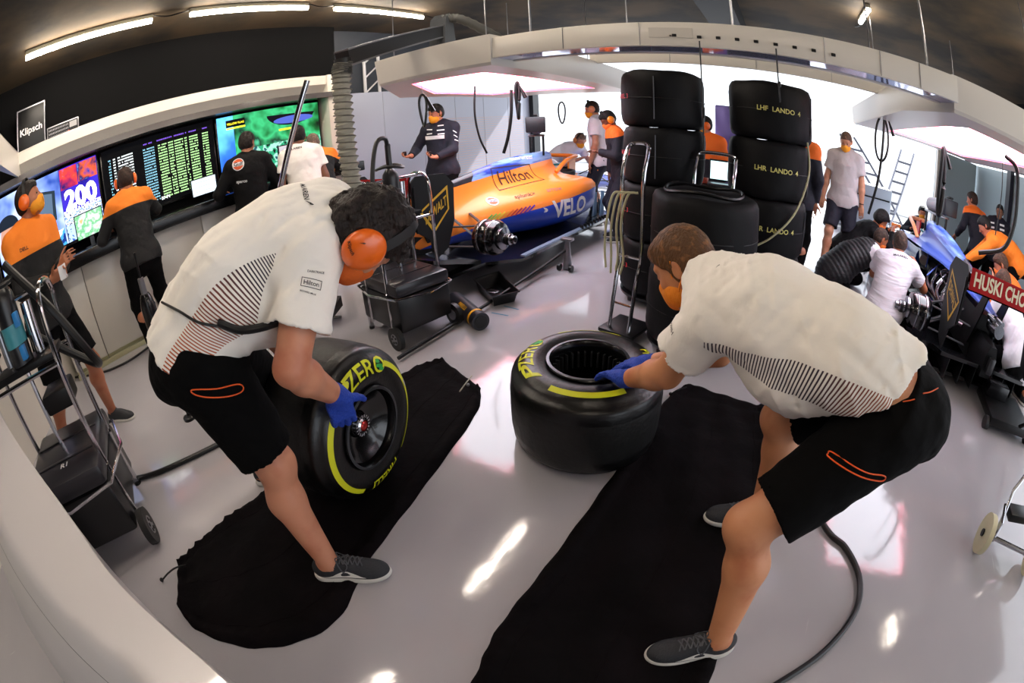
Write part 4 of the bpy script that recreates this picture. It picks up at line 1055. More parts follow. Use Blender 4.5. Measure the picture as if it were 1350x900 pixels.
PA.glove('L', A3(.35, .5, -.6), A3(0, 0, -1), A3(.8, -.3, 0), .4, gm)
# --- man with short hair
fB = _n(A3(-.97, .24, 0)); lB = A3(-fB[1], fB[0], 0)
JB = dict(ankL=(.216, .755, .101), kneeL=(.137, .895, .506), hipL=(.46, 1.11, .785), pel=(.50, 1.215, .84), mid=(.27, 1.22, .935), chest=(.03, 1.30, .965), neck=(-.18, 1.375, 1.0),
          shoL=(-.135, 1.215, .94), elbL=(-.27, 1.285, .675), wriL=(-.455, 1.42, .525), head=tuple(atd(903, 352, 1.50)), kneeR=(.164, 1.375, .56), ankR=(.219, 1.389, .125), elbR=(-.129, 1.549, .659), wriR=(-.425, 1.60, .51))
JB['hipR'] = tuple(np.array(JB['hipL'])-lB*.19); JB['shoR'] = (-.10, 1.52, .95)
JB['toeL'] = tuple(_n(A3(-.87, -.48, 0))); JB['toeR'] = tuple(_n(A3(-.85, -.3, 0)))
JB['hup'] = tuple(_n(A3(-.62, .2, .75))); JB['hfw'] = tuple(_n(A3(-.7, .15, -.72)))
PB = Person(JB, 'bending man with short brown hair reaching into the tyre lying on the floor', h=.0065, sc=1.12, skin_c='c98a62', base=(.2, 1.07, 0)); PB.lb = 1.1
PB.hands = {}
PB.body(hands=False); PB.hair('5a3d24', 'short', h=.0045); PB.mask('ee8a1c', h=.004)
at_ = hatch_attrs(PB, 'L', lambda f: .0-.75*np.clip(f-.15, 0, .6), lambda f: np.where(f < .74, .36-.55*np.clip(f-.25, 0, .6), -1))
PB.tee(HATCH, inf=.026, sleeve=.62, hem=-.125, hem_tilt=.85, fold=.007, attrs=at_, seed=9, crease=(A3(-.75, .1, -.45), 42., .009), bag=[((.16, 1.22, .84), (.2, .16, .14))], slv=.03, h=.0065)
PB.shorts(BLKC, length=.84, inf=.018, fold=.004, flare=.026, waist=.02)
PB.shoes(h=.004, laces=True)
PB.glove('L', A3(-.75, .5, -.25), A3(-.1, -.1, -1), A3(.2, .9, 0), .3, gm); PB.glove('R', A3(-.8, .1, -.3), A3(0, 0, -1), A3(.1, -.9, 0), .3, gm)

# --- prints and pockets
bpy.context.view_layer.update()
INK = mat('print_black', '18181b', .7); POCK = mat('pocket_orange', 'ea5a18', .6)
bA = bvh_of(PA.obs['shirt'], PA.obs['shorts']); bB = bvh_of(PB.obs['shirt'], PB.obs['shorts'])
sA_, sB_ = PA.obs['shirt'], PB.obs['shirt']
def stroke(bvh, root, pts, w, name, m, closed=True):
    P = []
    for p in pts:
        h, n = pick(*p, bvh)
        if h is None: print('stroke missed', name, p); continue
        P.append((h+n*.003)-root.matrix_world.translation)
    if len(P) > 2: return MB().tube(spline(P, 4, closed), w, 6, closed=closed).build(name, m, root)
g = text_geo('McLAREN', .012, .25, .3); decal_px(bA, PA.root, g, geo_w(g), (398, 243), (404, 264), 'back_lettering', INK)
decal_px(bA, PA.root, SPEEDMARK, 1.0, (403, 264), (412, 272), 'back_emblem', INK)
g = text_geo('DARKTRACE', .01, 0, .3); decal_px(bA, PA.root, g, geo_w(g), (405, 357), (427, 360), 'sleeve_lettering', INK)
g = text_geo('Hilton', .004, 0, .3); decal_px(bA, PA.root, g, geo_w(g), (400, 372), (420, 376), 'sleeve_lettering', INK)
decal_px(bA, PA.root, rect_geo(1.0, .42, .03), 1.0, (397, 371), (423, 377), 'sleeve_frame', INK)
g = text_geo('RICHARD MILLE', .01, 0, .3); decal_px(bA, PA.root, g, geo_w(g), (395, 383), (416, 389), 'sleeve_lettering', INK)
stroke(bA, PA.root, [(254, 513), (285, 512), (312, 506), (320, 510), (317, 517), (300, 522), (275, 523), (257, 519)], .0022, 'pocket_piping', POCK)
stroke(bB, PB.root, [(1092, 598), (1097, 596), (1125, 614), (1145, 623), (1165, 626), (1166, 631), (1158, 633), (1135, 628), (1110, 615), (1092, 602)], .0022, 'pocket_piping', POCK)
g = text_geo('Hilton', .004, 0, .3); decal_px(bB, PB.root, g, geo_w(g), (888, 440), (886, 424), 'sleeve_lettering', INK)
decal_px(bB, PB.root, SPEEDMARK, 1.0, (943, 354), (950, 350), 'collar_emblem', INK)
cupA = [o for o in PA.root.children if o.name.startswith('ear_cup')]
bC = bvh_of(*cupA)
g = text_geo('Klipsch', .02, 0, .3); decal_px(bC, PA.root, g, geo_w(g), (460, 318), (466, 336), 'cup_lettering', INK, off=.002)
decal_px(bC, PA.root, SPEEDMARK, 1.0, (474, 319), (482, 322), 'cup_emblem', INK, off=.002)
# waist cord and hose of the left man
wb_ = MB(); P = [pick(*p, bA)[0] for p in ((200, 397), (215, 398), (238, 410), (262, 424), (290, 430))]
wb_.tube(spline([p-PA.root.matrix_world.translation+Vector((.01, -.006, .004)) for p in P if p], 5), .004, 6); wb_.build('waist_cord', DARK, PA.root)
h0 = pick(285, 424, bA)[0]
hz = MB().tube(spline([h0-PA.root.matrix_world.translation+Vector((.012, 0, 0)), (pick(322, 432, bA)[0] or atd(322, 432, 1.33))-PA.root.matrix_world.translation+Vector((.012, -.01, 0)), atd(368, 424, 1.19)-PA.root.matrix_world.translation, atd(416, 400, 1.30)-PA.root.matrix_world.translation], 6), .012, 8).build('belt_hose', DARK, PA.root)
# belt of the right man
for pts in (((1216, 519), (1226, 517), (1236, 512)), ((1190, 530), (1198, 529), (1206, 527))): stroke(bB, PB.root, pts, .0018, 'waist_piping', POCK, False)
# ------------------------------------------------------------------ the curved desk edge beside the camera
LIP = mat('desk_lip', 'cdc9cc', .3, coat=.4)
cu1 = [at(3, 550, .9)+Vector((-.5, -.16, 0)), at(3, 550, .9), at(74, 655, .9), at(146, 756, .9), at(228, 836, .9), at(300, 899, .9), at(300, 899, .9)+Vector((.35, .06, 0)), at(300, 899, .9)+Vector((1.2, .1, 0))]
cu2 = [at(2, 693, .9)+Vector((-.5, -.2, 0)), at(2, 693, .9), at(30, 738, .9), at(72, 792, .9), at(130, 848, .9), at(187, 899, .9), at(187, 899, .9)+Vector((.35, .02, 0)), at(187, 899, .9)+Vector((1.2, .05, 0))]
O_ = spline(cu1, 10); I0 = spline(cu2, 40); rg = []; seam = []; k0 = 0
for n_, a in enumerate(O_):
    k0 = min(range(k0, len(I0)), key=lambda k: (I0[k]-a).length); b = I0[k0]
    t = (I0[min(k0+6, len(I0)-1)]-I0[max(k0-6, 0)]).normalized(); p = Vector((t.y, -t.x, 0)); w = b-a; w.z = 0
    Z = lambda t, z: Vector((a.x+w.x*t, a.y+w.y*t, .9+z)); Y = lambda d, z: Vector((b.x+p.x*d, b.y+p.y*d, .9+z))
    rg.append([Vector((a.x, a.y, 0)), Z(0, -.3), Z(0, -.02), Z(.0, -.003), Z(.012, .0), Z(.3, .0), Z(.7, .0), Z(.92, -.001), Y(.0, -.004), Y(.012, -.012), Y(.022, -.024), Y(.04, -.05), Y(.09, -.14), Y(.16, -.28), Y(.3, -.56), Y(.3, -.9)])
    seam.append(Y(.062, -.0905))
dk = MB().loft(rg).build('curved_desk', LIP, sharp=40); tag(dk, 'glossy grey-white curved desk edge sweeping across the bottom left corner', 'desk')
ln = MB().tube(seam, .0012, 5).build('edge_joint', mat('joint_dark', '3a3a3c', .5), dk)
# ------------------------------------------------------------------ monitors
def noise_screen(name, cols, scale, es=1.6, seed=0., det=3, stretch=(1, 1, 1)):
    m = bpy.data.materials.new(name); m.use_nodes = True; N = m.node_tree.nodes; L = m.node_tree.links; b = N['Principled BSDF']
    b.inputs['Base Color'].default_value = (.01, .01, .01, 1); b.inputs['Roughness'].default_value = .5; b.inputs['Specular IOR Level'].default_value = .08
    tc = N.new('ShaderNodeTexCoord'); mp = N.new('ShaderNodeMapping'); mp.inputs['Location'].default_value = (seed, seed*2, seed); mp.inputs['Scale'].default_value = stretch
    n = N.new('ShaderNodeTexNoise'); n.inputs['Scale'].default_value = scale; n.inputs['Detail'].default_value = det; r = N.new('ShaderNodeValToRGB')
    L.new(tc.outputs['Object'], mp.inputs['Vector']); L.new(mp.outputs['Vector'], n.inputs['Vector']); L.new(n.outputs['Fac'], r.inputs['Fac'])
    e = r.color_ramp.elements
    while len(e) < len(cols): e.new(.5)
    for i, c in enumerate(cols): e[i].position = .3+.4*i/(len(cols)-1); e[i].color = (*srgb(c), 1)
    r.color_ramp.interpolation = 'CONSTANT' if det > 5 else 'LINEAR'
    L.new(r.outputs['Color'], b.inputs['Emission Color']); b.inputs['Emission Strength'].default_value = es; return m
def em(name, c, es=1.6): return mat('em_'+name, '030303', .5, emit=c, es=es, spec=.08)
XF = WX+.075
def tv(y0, y1, lab):
    e = empty('wall_monitor', (WX, (y0+y1)/2, 1.30), 0, lab, 'monitor', 'monitors on the left wall')
    MB().box((.045, 0, .41), (.06, y1-y0-.008, .83), bev=.006).build('casing', mat('bezel', '060607', .2), e)
    return e
def tpan(e, y0, y1, z0, z1, m, name='picture', x=.077):
    yc = e.location.y; return MB().add([(x, y0-yc, z0-1.30), (x, y1-yc, z0-1.30), (x, y1-yc, z1-1.30), (x, y0-yc, z1-1.30)], [(0, 1, 2, 3)]).build(name, m, e, smooth=False)
t1 = tv(-1.06, .38, 'left wall monitor showing a large white 200 poster'); t2 = tv(.4, 1.86, 'middle wall monitor showing a black timing table of small green figures'); t3 = tv(1.875, 3.39, 'right wall monitor showing a green helmet and crowd picture')
tpan(t1, -1.04, -.13, 1.33, 2.11, noise_screen('screen_pit', ['1a3a8c', '6d86c8', 'b8c4e6', '9aa6c2'], 2.2, 1.3, 3.))
# smiling face in a cap, left
B0 = t1.location.y
def tpoly(e, pts, m, name, x=.0785):
    yc = e.location.y; return MB().add([(x, y-yc, z-1.30) for y, z in pts], [tuple(range(len(pts)))]).build(name, m, e, smooth=False)
def ell(yc, zc, a, b, n=20, a0=0, a1=2*PI): return [(yc+a*math.cos(t), zc+b*math.sin(t)) for t in np.linspace(a0, a1, n, endpoint=a1 < 6)]
tpoly(t1, ell(-.86, 1.66, .13, .2), em('face', 'b98b78', 1.0), 'portrait_face'); tpoly(t1, ell(-.86, 1.78, .15, .13, 14, 0, PI), em('cap', '18202c', 1.), 'portrait_cap', .0795)
tpoly(t1, [(-1.03, 1.33), (-.6, 1.33), (-.66, 1.45), (-.78, 1.5), (-.95, 1.47), (-1.03, 1.4)], em('shirt', 'a9c0d8', 1.), 'portrait_shirt', .0795)
tpoly(t1, [(-.5, 2.0), (-.2, 1.92), (-.22, 1.62), (-.44, 1.55)], em('slab', '22303c', 1.), 'slanted_panel', .0795); tpoly(t1, [(-.46, 1.96), (-.24, 1.9), (-.26, 1.66), (-.42, 1.6)], em('slab2', '52667c', 1.), 'slanted_panel_face', .0803)
tpoly(t1, [(-.66, 1.33), (-.15, 1.33), (-.15, 1.5), (-.5, 1.52)], noise_screen('screen_crowd2', ['0c2a6a', '3a8ad0', 'd8e4f0', '28508c'], 9, 1.3, 1., 7), 'crowd', .0795)
tpan(t1, -.125, .355, 1.33, 2.11, noise_screen('screen_blue', ['120a50', '2418a0', '30209a', '1a1060'], 3, 1.4, 5.), 'poster')
tpan(t1, -.12, .10, 1.88, 2.1, noise_screen('screen_visor', ['0a1050', '8a1840', 'c03828', '3a60c0'], 6, 1.4, 8.), 'poster_visor', .0785); tpan(t1, .11, .35, 1.9, 2.1, noise_screen('screen_car', ['1a2a80', 'b8481c', '14184a', '6a80c0'], 7, 1.4, 2.), 'poster_car', .0785)
tpan(t1, -.125, .355, 1.5, 1.63, noise_screen('screen_crowd', ['10183a', 'd8dce8', '5a78b0', 'f0f0f0', '28406a'], 26, 1.5, 2., 8), 'crowd', .0785)
tpan(t1, -.125, .355, 1.33, 1.5, noise_screen('screen_cars', ['18305a', '9ab4d8', '2a4c9a', 'e8f0f8'], 12, 1.3, 4., 8), 'crowd', .0785)
WE = em('white', 'ffffff', 2.2)
flat(text_geo('200', .045), .27, plane_map((.0795, .115+.0-B0, 1.745-1.30), (0, 1, 0), (0, 0, 1)), 'poster_numerals', WE, t1)
flat(text_geo('FORMULA ONE RACES', .02), .047, plane_map((.0795, .115-B0, 1.635-1.30), (0, 1, 0), (0, 0, 1)), 'poster_caption', WE, t1)
tpan(t2, .42, 1.84, 1.33, 2.11, em('black', '04050a', .4))
rnd = random.Random(5)
def rows(e, y0, y1, z1, n, dz, m, ch=.012, gap=.012, name='timing_figures'):
    b = MB(); yc = e.location.y; hh = dz*.44
    for i in range(n):
        y = y0; z = z1-i*dz-1.30
        while y < y1:
            if rnd.random() < .94:
                k = rnd.choice([0, 1, 2]); b.add([(.0785, y-yc, z), (.0785, y+ch*.9-yc, z), (.0785, y+ch*.9-yc, z+hh*.28), (.0785, y-yc, z+hh*.28)], [(0, 1, 2, 3)])
                b.add([(.0785, y-yc, z+hh*.6), (.0785, y+ch*.9-yc, z+hh*.6), (.0785, y+ch*.9-yc, z+hh), (.0785, y-yc, z+hh)], [(0, 1, 2, 3)])
                if k: b.add([(.0785, y+ch*.3*k-yc, z), (.0785, y+ch*.3*k+ch*.3-yc, z), (.0785, y+ch*.3*k+ch*.3-yc, z+hh), (.0785, y+ch*.3*k-yc, z+hh)], [(0, 1, 2, 3)])
            y += ch+gap*.35
    o = b.build(name, m, e, smooth=False); return o
GT = em('timing_green', 'a8d890', 2.); CT = em('timing_cyan', '9ad8f0', 1.2); WT_ = em('timing_white', 'd8e0e0', 2.); PT = em('timing_purple', '8a60e8', 1.2)
rows(t2, .50, .52, 1.98, 20, .031, CT); rows(t2, .56, .58, 1.98, 20, .031, WT_); rows(t2, .62, .80, 1.98, 20, .031, WT_)
for a, b_, mm in ((.94, 1.08, CT), (1.13, 1.23, GT), (1.26, 1.31, GT), (1.34, 1.44, GT), (1.47, 1.5, GT), (1.53, 1.63, GT), (1.70, 1.78, GT)): rows(t2, a, b_, 1.97, 20, .031, mm)
for a, b_ in ((.95, 1.05), (1.12, 1.3), (1.34, 1.5), (1.53, 1.62), (1.69, 1.76)): rows(t2, a, b_, 2.03, 1, .03, PT)
flat(text_geo('07-P1', .01), .05, plane_map((.079, 1.15-t2.location.y, .08), (0, 1, 0), (0, 0, 1)), 'session_caption', WT_, t2)
tpan(t3, 1.90, 3.37, 1.33, 2.11, noise_screen('screen_green', ['0c1a10', '14602c', '38b070', '0a2a1c', '5ad0a0'], 2.4, 1.0, 6.))
tpan(t3, 1.90, 2.12, 1.33, 2.11, noise_screen('screen_blueleft', ['1038a0', '2860d0', '60b8e8'], 2, 1.4, 1.), 'picture_edge', .0785)
tpan(t3, 2.02, 2.28, 1.97, 2.06, em('tag_black', '101010', .6), 'flag_tag', .0795); flat(text_geo('YELLOW FLAG', .02), .036, plane_map((.0803, 2.15-t3.location.y, .71), (0, 1, 0), (0, 0, 1)), 'flag_tag_lettering', em('tag_yellow', 'f0e030', 1.3), t3); tpan(t3, 2.02, 2.28, 1.945, 1.965, em('tag_yellow', 'f0e030', 1.3), 'flag_tag_underline', .0795)
tpoly(t3, ell(2.95, 2.02, .36, .16, 20, PI, 2*PI), em('visor', '16121e', .6), 'helmet_visor'); tpoly(t3, ell(2.98, 1.93, .3, .05), em('visor_glare', '4a5ab0', 1.), 'helmet_visor_glare', .0795)
tpan(t3, 2.75, 3.05, 1.80, 1.825, em('tag_yellow', 'f0e030', 1.3), 'visor_band', .0795); tpan(t3, 2.3, 3.37, 1.33, 1.66, noise_screen('screen_crowd3', ['0a1c1c', '2a9a70', '9ad8c0', '1a4a5a', '0c2c34'], 11, .9, 3., 8), 'crowd', .0785)
# small monitors on the ledge
def small_mon(y0, y1, z0, z1, x, lab, m, ang=0):
    w = y1-y0; h = z1-z0; e = empty('desk_monitor', (x, (y0+y1)/2, 1.202), ang, lab, 'monitor')
    MB().box((0, 0, z0-1.202+h/2), (.03, w, h), bev=.005).build('casing', mat('bezel', '060607', .2), e)
    MB().add([(.017, -w/2+.012, z0-1.202+.012), (.017, w/2-.012, z0-1.202+.012), (.017, w/2-.012, z1-1.202-.012), (.017, -w/2+.012, z1-1.202-.012)], [(0, 1, 2, 3)]).build('screen', m, e, smooth=False)
    MB().box((-.01, 0, (z0-1.202)/2), (.03, .05, max(z0-1.202, .01))).box((-.01, 0, .006), (.12, w*.5, .012)).build('stand', mat('bezel', '060607', .2), e); return e
s1 = small_mon(-.02, .33, 1.30, 1.56, -4.93, 'small desk monitor with a green map in front of the white 200 poster', noise_screen('screen_map', ['c8ccd0', 'd4dad4', '58b070', 'd0d4d8', 'c8a868'], 9, 1.0, 2., 5))
s2 = small_mon(1.40, 1.72, 1.27, 1.47, -4.93, 'small pale desk monitor between the two men in dark jackets', em('pale_page', 'c8dce8', 1.3))
for k in range(3): MB().box((.0185, -.02, .12+.05*k), (.001, .2, .004)).build('page_line', mat('line_dark', '404850', .5), s2)
s3 = small_mon(2.55, 2.95, 1.26, 1.60, -4.90, 'pale desk monitor behind the man in the white shirt', em('pale_page2', 'b8b0b8', .9))
# ------------------------------------------------------------------ tyre-gun trolleys
def trolley(loc, rz, lab, num=None, tower=True):
    e = empty('jack_trolley', loc, rz, lab, 'trolley', 'black case trolleys with chrome handles'); W2, D2 = .23, .27
    MB().box((0, 0, .24), (W2*2, D2*2, .26), bev=.02).build('case_body', mat('case_black', '101013', .35), e)
    MB().box((0, 0, .42), (W2*2+.01, D2*2+.01, .10), bev=.03).build('case_lid', mat('case_lid', '26252b', .3), e)
    for y in (-.1, .1): MB().box((0, y, .472), (W2*1.7, .02, .006), bev=.002).build('lid_rib', mat('case_lid2', '1c1c20', .3), e)
    MB().tube(spline([(-W2-.015, -D2, .37), (-W2-.015, D2, .37), (W2+.015, D2, .37), (W2+.015, -D2, .37)], 2, True), .009, 8, closed=True).build('rim_rail', CHR, e)
    for sx in (-1, 1):
        MB().tube(spline([(sx*W2, D2*.55, .1), (sx*W2, D2*.55, .6), (sx*W2, D2*.5, 1.02), (sx*W2, D2*.42, 1.12), (sx*W2, D2*.2, 1.16), (sx*W2, -D2*.2, 1.16), (sx*W2, -D2*.42, 1.12), (sx*W2, -D2*.5, 1.02), (sx*W2, -D2*.55, .6), (sx*W2, -D2*.55, .1)], 3), .0125, 10).build('handle_hoop', CHR, e)
    for z, y in ((1.15, .0), (.86, .15), (.86, -.15)): MB().tube([(-W2, y, z), (W2, y, z)], .010, 8).build('cross_bar', CHR, e)
    for sx in (-1, 1):
        w = MB().cyl((sx*(W2+.02), -D2+.03, .085), (sx*(W2+.055), -D2+.03, .085), .085, n=28).build('wheel', mat('wheel_rubber', '0d0d0f', .5), e)
        MB().cyl((sx*(W2+.012), -D2+.03, .085), (sx*(W2+.058), -D2+.03, .085), .042, n=20).build('wheel_hub', GRYM, w)
        for k in range(5):
            a = k*2*PI/5; MB().cyl((sx*(W2+.05), -D2+.03+.026*math.cos(a), .085+.026*math.sin(a)), (sx*(W2+.061), -D2+.03+.026*math.cos(a), .085+.026*math.sin(a)), .009, n=10).build('hub_hole', DARK, w)
    for sx in (-1, 1):
        f_ = MB().box((sx*(W2-.03), D2-.02, .07), (.03, .03, .12)).build('rear_foot', CHR, e); MB().cyl((sx*(W2-.03), D2-.02, .0), (sx*(W2-.03), D2-.02, .02), .022, n=14).build('rubber_pad', DARK, f_)
    if tower:
        MB().box((0, .02, .88), (W2*1.7, .18, .03), bev=.005).build('shelf', DARK, e)
        t = MB().lathe([(.001, .90), (.06, .90), (.06, 1.16), (.055, 1.19), (.035, 1.22), (.022, 1.23), (.022, 1.40), (.018, 1.41), (.001, 1.41)], Matrix.Translation((0, .0, 0)), 28).build('pump_tower', mat('tower_black', '141418', .35), e)
        MB().lathe([(.0615, .98), (.0615, 1.07)], Matrix.Translation((0, .0, 0)), 28).build('label_band', mat('label_teal', '3f8d98', .4), t)
        MB().tube(spline([(0, 0, 1.38), (-.03, -.02, 1.45), (-.12, -.05, 1.42), (-.2, -.1, 1.2), (-.24, -.16, .95), (-.2, -.2, .75)]), .016, 10).build('hose', mat('hose_black', '0c0c0e', .4), e)
        MB().tube([(.09*math.cos(a)+.0, .11*math.sin(a)+.0, 1.24+.01*math.sin(2*a)) for a in np.linspace(0, 2*PI, 24, endpoint=False)], .011, 8, closed=True).build('ring_handle', mat('hose_black', '0c0c0e', .4), e)
        MB().tube([(.10, .03, .90), (.10, .03, 1.12)], .03, 12).build('pressure_bottle', CHR, e)
        MB().tube([(-.10, .04, .90), (-.10, .04, 1.06)], .024, 12).build('filter', GRYM, e)
        MB().tube([(0, .0, .47), (0, .0, .88)], .012, 8).build('centre_post', CHR, e)
    if num: flat(text_geo(num, .02), .05, plane_map((0, -D2-.003, .34) if False else (.02, -.15, .4725), (1, 0, 0), (0, 1, 0)), 'number_marking', mat('letter_white', 'e8e8e8', .5), e)
    return e
trolley((-2.42, 2.12, 0), math.radians(80), 'black case trolley with chrome hoops and pump tower standing behind the upright tyre')
tr2 = trolley((-2.30, -.50, 0), math.radians(78), 'black case trolley marked R1 with chrome hoops beside the curved desk', 'R1')
tr2.scale = (1.12, 1.12, 1.12)
MB().tube(spline([(.05, -.0, 1.3), (.25, -.05, 1.05), (.36, -.02, .8), (.34, .10, .72), (.18, .12, .85), (.05, .05, 1.0)]), .02, 10).build('loose_hose', mat('hose_black', '0c0c0e', .4), tr2)
for (x, y, z, c) in ((.06, -.05, 1.08, '2a7ec0'), (.05, -.07, .95, '2a7ec0'), (-.04, -.08, 1.2, 'c03030')): MB().box((x, y, z), (.03, .03, .06), bev=.004).build('coloured_label', mat('lab_'+c, c, .4), tr2)
MB().box((.12, .0, .70), (.16, .16, .09), bev=.015).build('valve_block', DARK, tr2)
# ------------------------------------------------------------------ crane arm and duct hose
pA = atd(452, 78, 2.72); pB = Vector((-2.55, 2.9, 2.36))
cr = empty('crane_arm', tuple(pB), 0, 'black ribbed crane arm reaching from the canopy to the pale duct hose', 'crane arm'); r0 = Vector((0, 0, 0)); r1 = pA-pB
dv = r1.normalized(); upv = Vector((0, 0, 1)); sdv = dv.cross(upv).normalized(); u2 = sdv.cross(dv)
def barbox(a, b, w, h, name, m, par): 
    d = (b-a).normalized(); s_ = d.cross(upv).normalized(); u_ = s_.cross(d); return MB().loft([[p+s_*w+u_*h, p-s_*w+u_*h, p-s_*w-u_*h, p+s_*w-u_*h] for p in (a, b)]).build(name, m, par)
barbox(r0, r1, .05, .05, 'beam', mat('crane_black', '19191c', .35), cr)
for k in (-.052, .052): barbox(r0+u2*k, r1+u2*k, .055, .006, 'edge_rail', GRYM, cr)
MB().tube([r1, r1+Vector((0, 0, -.1))], .055, 16).build('end_collar', DARK, cr)
MB().loft([[r0+sdv*w+Vector((0, 0, z))+dv*y for y, z in ((-.15, -.22), (.10, -.2), (.06, .12), (-.03, .16), (-.1, .05))] for w in (-.07, .07)]).build('pivot_bracket', mat('crane_grey', '3a3d40', .4), cr)
hb = []; pts = spline([r0+Vector((0, 0, .12)), r0+Vector((.12, .15, .1)), r0+Vector((.3, .5, -.1)), r0+Vector((.4, .8, -.2))], 12)
MB().tube(pts, [.04+.006*(i % 2) for i in range(len(pts))], 12).build('corrugated_hose', mat('hose_grey_dark', '3c3c3a', .6), cr)
path = [atd(452, 84, 2.72), atd(450, 100, 2.72), atd(453, 150, 2.72), atd(459, 205, 2.72), atd(468, 262, 2.72), atd(480, 330, 2.72)+Vector((0, 0, -.02))]
pts = spline(path, 22); du = empty('duct_hose', tuple(path[-1]), 0, 'pale grey corrugated duct hose hanging from the black crane arm', 'hose')
MB().tube([p-path[-1] for p in pts], [.052+.007*math.sin(i*2*PI/3.5) for i in range(len(pts))], 20).build('corrugated_tube', mat('duct_fabric', 'a9a596', .8, bump=(60, .5)), du)
spz = [(p-path[-1]) for p in pts]; hel = []
for i in range(len(pts)*3):
    t = i/3; k = min(int(t), len(pts)-2); p = spz[k].lerp(spz[k+1], t-k); a = i*2*PI/10.5; hel.append(p+Vector((.06*math.cos(a), .06*math.sin(a), 0)))
MB().tube(hel, .004, 5).build('wire_spiral', mat('wire_dark', '55524a', .5), du)
# chrome pole
a = atd(405, 106, 2.7); b = atd(370, 246, 2.78); d = (b-a).normalized(); b2 = a+d*((a.z-.03)/-d.z)
po = empty('chrome_pole', (b2.x, b2.y, 0), 0, 'tall slanting chrome pole rising behind the back of the bending man', 'pole')
MB().tube([a-Vector((b2.x, b2.y, 0)), b2-Vector((b2.x, b2.y, 0))], .018, 12).build('tube', CHR, po)
MB().lathe([(.001, 0), (.16, 0), (.16, .02), (.03, .035), (.001, .035)], n=24).build('foot', DARK, po)
# small stand behind the right elbow of the bending man
q = at(425, 428, 0); st = empty('low_stand', (q.x, q.y, 0), .5, 'low chrome stand with black wedge top just behind the bending man\'s elbow', 'stand')
MB().tube([(-.16, -.1, .015), (.14, -.1, .015)], .012, 8).tube([(-.16, .12, .015), (.14, .12, .015)], .012, 8).tube([(0, -.1, .015), (0, .12, .015)], .012, 8).build('base_frame', CHR, st)
MB().tube([(0, 0, .015), (-.03, .02, .42)], .014, 8).build('upright', CHR, st); MB().loft([[Vector((x, y, z)) for y, z in ((-.09, .0), (.12, .02), (.12, .11), (-.05, .07))] for x in (-.08, .08)]).build('wedge_top', DARK, st)
for c in st.children:
    if c.name.startswith('wedge'): c.location = (.08, .03, .09)
# rod, cylinder, tray and jack head
a = at(525, 472, .03); b = at(640, 402, .045); c = at(748, 328, .22)
jk = empty('quick_jack', (c.x, c.y, 0), 0, 'long black jack pole lying on the floor up to the orange and blue car', 'jack')
cc = Vector((c.x, c.y, 0)); MB().tube([a-cc, b-cc, at(715, 352, .09)-cc, c-cc], .014, 8).build('pole', DARK, jk)
MB().tube([c-cc+Vector((0, 0, -.2)), c-cc+Vector((0, 0, .1))], [.05, .022], 14).build('jack_head', GRYM, jk); MB().box((0, 0, .32), (.12, .08, .03), bev=.008).build('saddle', GRYM, jk)
for s_ in (-1, 1): MB().cyl((s_*.05, -.05, .035), (s_*.08, -.05, .035), .035, n=16).build('wheel', DARK, jk)
q0, q1 = at(612, 428, .075), at(638, 408, .075); q0 = at(603, 398, .07); q1 = at(634, 424, .07)
cy = empty('heater_cylinder', (q0.x, q0.y, 0), 0, 'short navy cylinder with a yellow end band lying by the trolley wheel', 'cylinder'); o = Vector((q0.x, q0.y, 0)); ax = (q1-q0).normalized()
MB().tube([q0-ax*.06-o, q1-o], .07, 24).build('body', mat('cyl_navy', '15151f', .4), cy); MB().tube([q1-ax*.09-o, q1-ax*.065-o], .0712, 24, cap=False).build('yellow_band', mat('band_yellow', 'e8a818', .5), cy)
MB().tube([q1-o, q1+ax*.004-o], .05, 20).build('end_cap', DARK, cy)
bpy.context.view_layer.update(); bb = bvh_of(cy.children[0]); g = text_geo('PIRELLI', .02, 0, .3)
mid = (q0+q1)/2-ax*.05; nrm = (Vector(CO)-mid).normalized(); decal(g, .045, bb, mid+nrm*.05, ax, nrm.cross(ax), 'lettering', mat('band_yellow', 'e8a818', .5), cy, .002, .3)
P4 = [at(626, 376, .05), at(650, 400, .05), at(684, 392, .05), at(658, 366, .05)]; ct = sum(P4, Vector())/4; ct.z = 0
ty = empty('drip_tray', tuple(ct), 0, 'open black tray lying beside the jack pole', 'tray'); b = MB(); n = 4
out = [Vector((p.x, p.y, 0))-ct for p in P4]
r_ = [[p*.8+Vector((0, 0, .0)) for p in out], [p+Vector((0, 0, .11)) for p in out], [p*1.06+Vector((0, 0, .112)) for p in out], [p*1.06+Vector((0, 0, .104)) for p in out], [p*.97+Vector((0, 0, .10)) for p in out], [p*.76+Vector((0, 0, .012)) for p in out]]
rr2 = [r_[0], r_[4], r_[3], r_[2], r_[1], r_[5]]; b.loft(rr2); b.build('basin', mat('tray_black', '0f0f12', .3), ty)
for s_ in (.25, .55): MB().box(tuple((out[0].lerp(out[3], s_)*.3)+Vector((0, 0, .016))), (.10, .05, .01), bev=.003).build('loose_fitting', GRYM, ty)
# floor tapes
for i, (p, q) in enumerate((((648, 412), (670, 416)), ((664, 403), (684, 408)))):
    a, b = at(*p, .0015), at(*q, .0015); d = (b-a).normalized(); w = Vector((-d.y, d.x, 0))*.008
    tag(MB().add([a-w, b-w, b+w, a+w], [(0, 1, 2, 3)]).build('floor_tape', mat('tape_teal', '2a6a86', .5), smooth=False), ['teal tape strip on the floor nearer the navy cylinder', 'teal tape strip on the floor under the black tray corner'][i], 'tape', 'teal floor tapes')
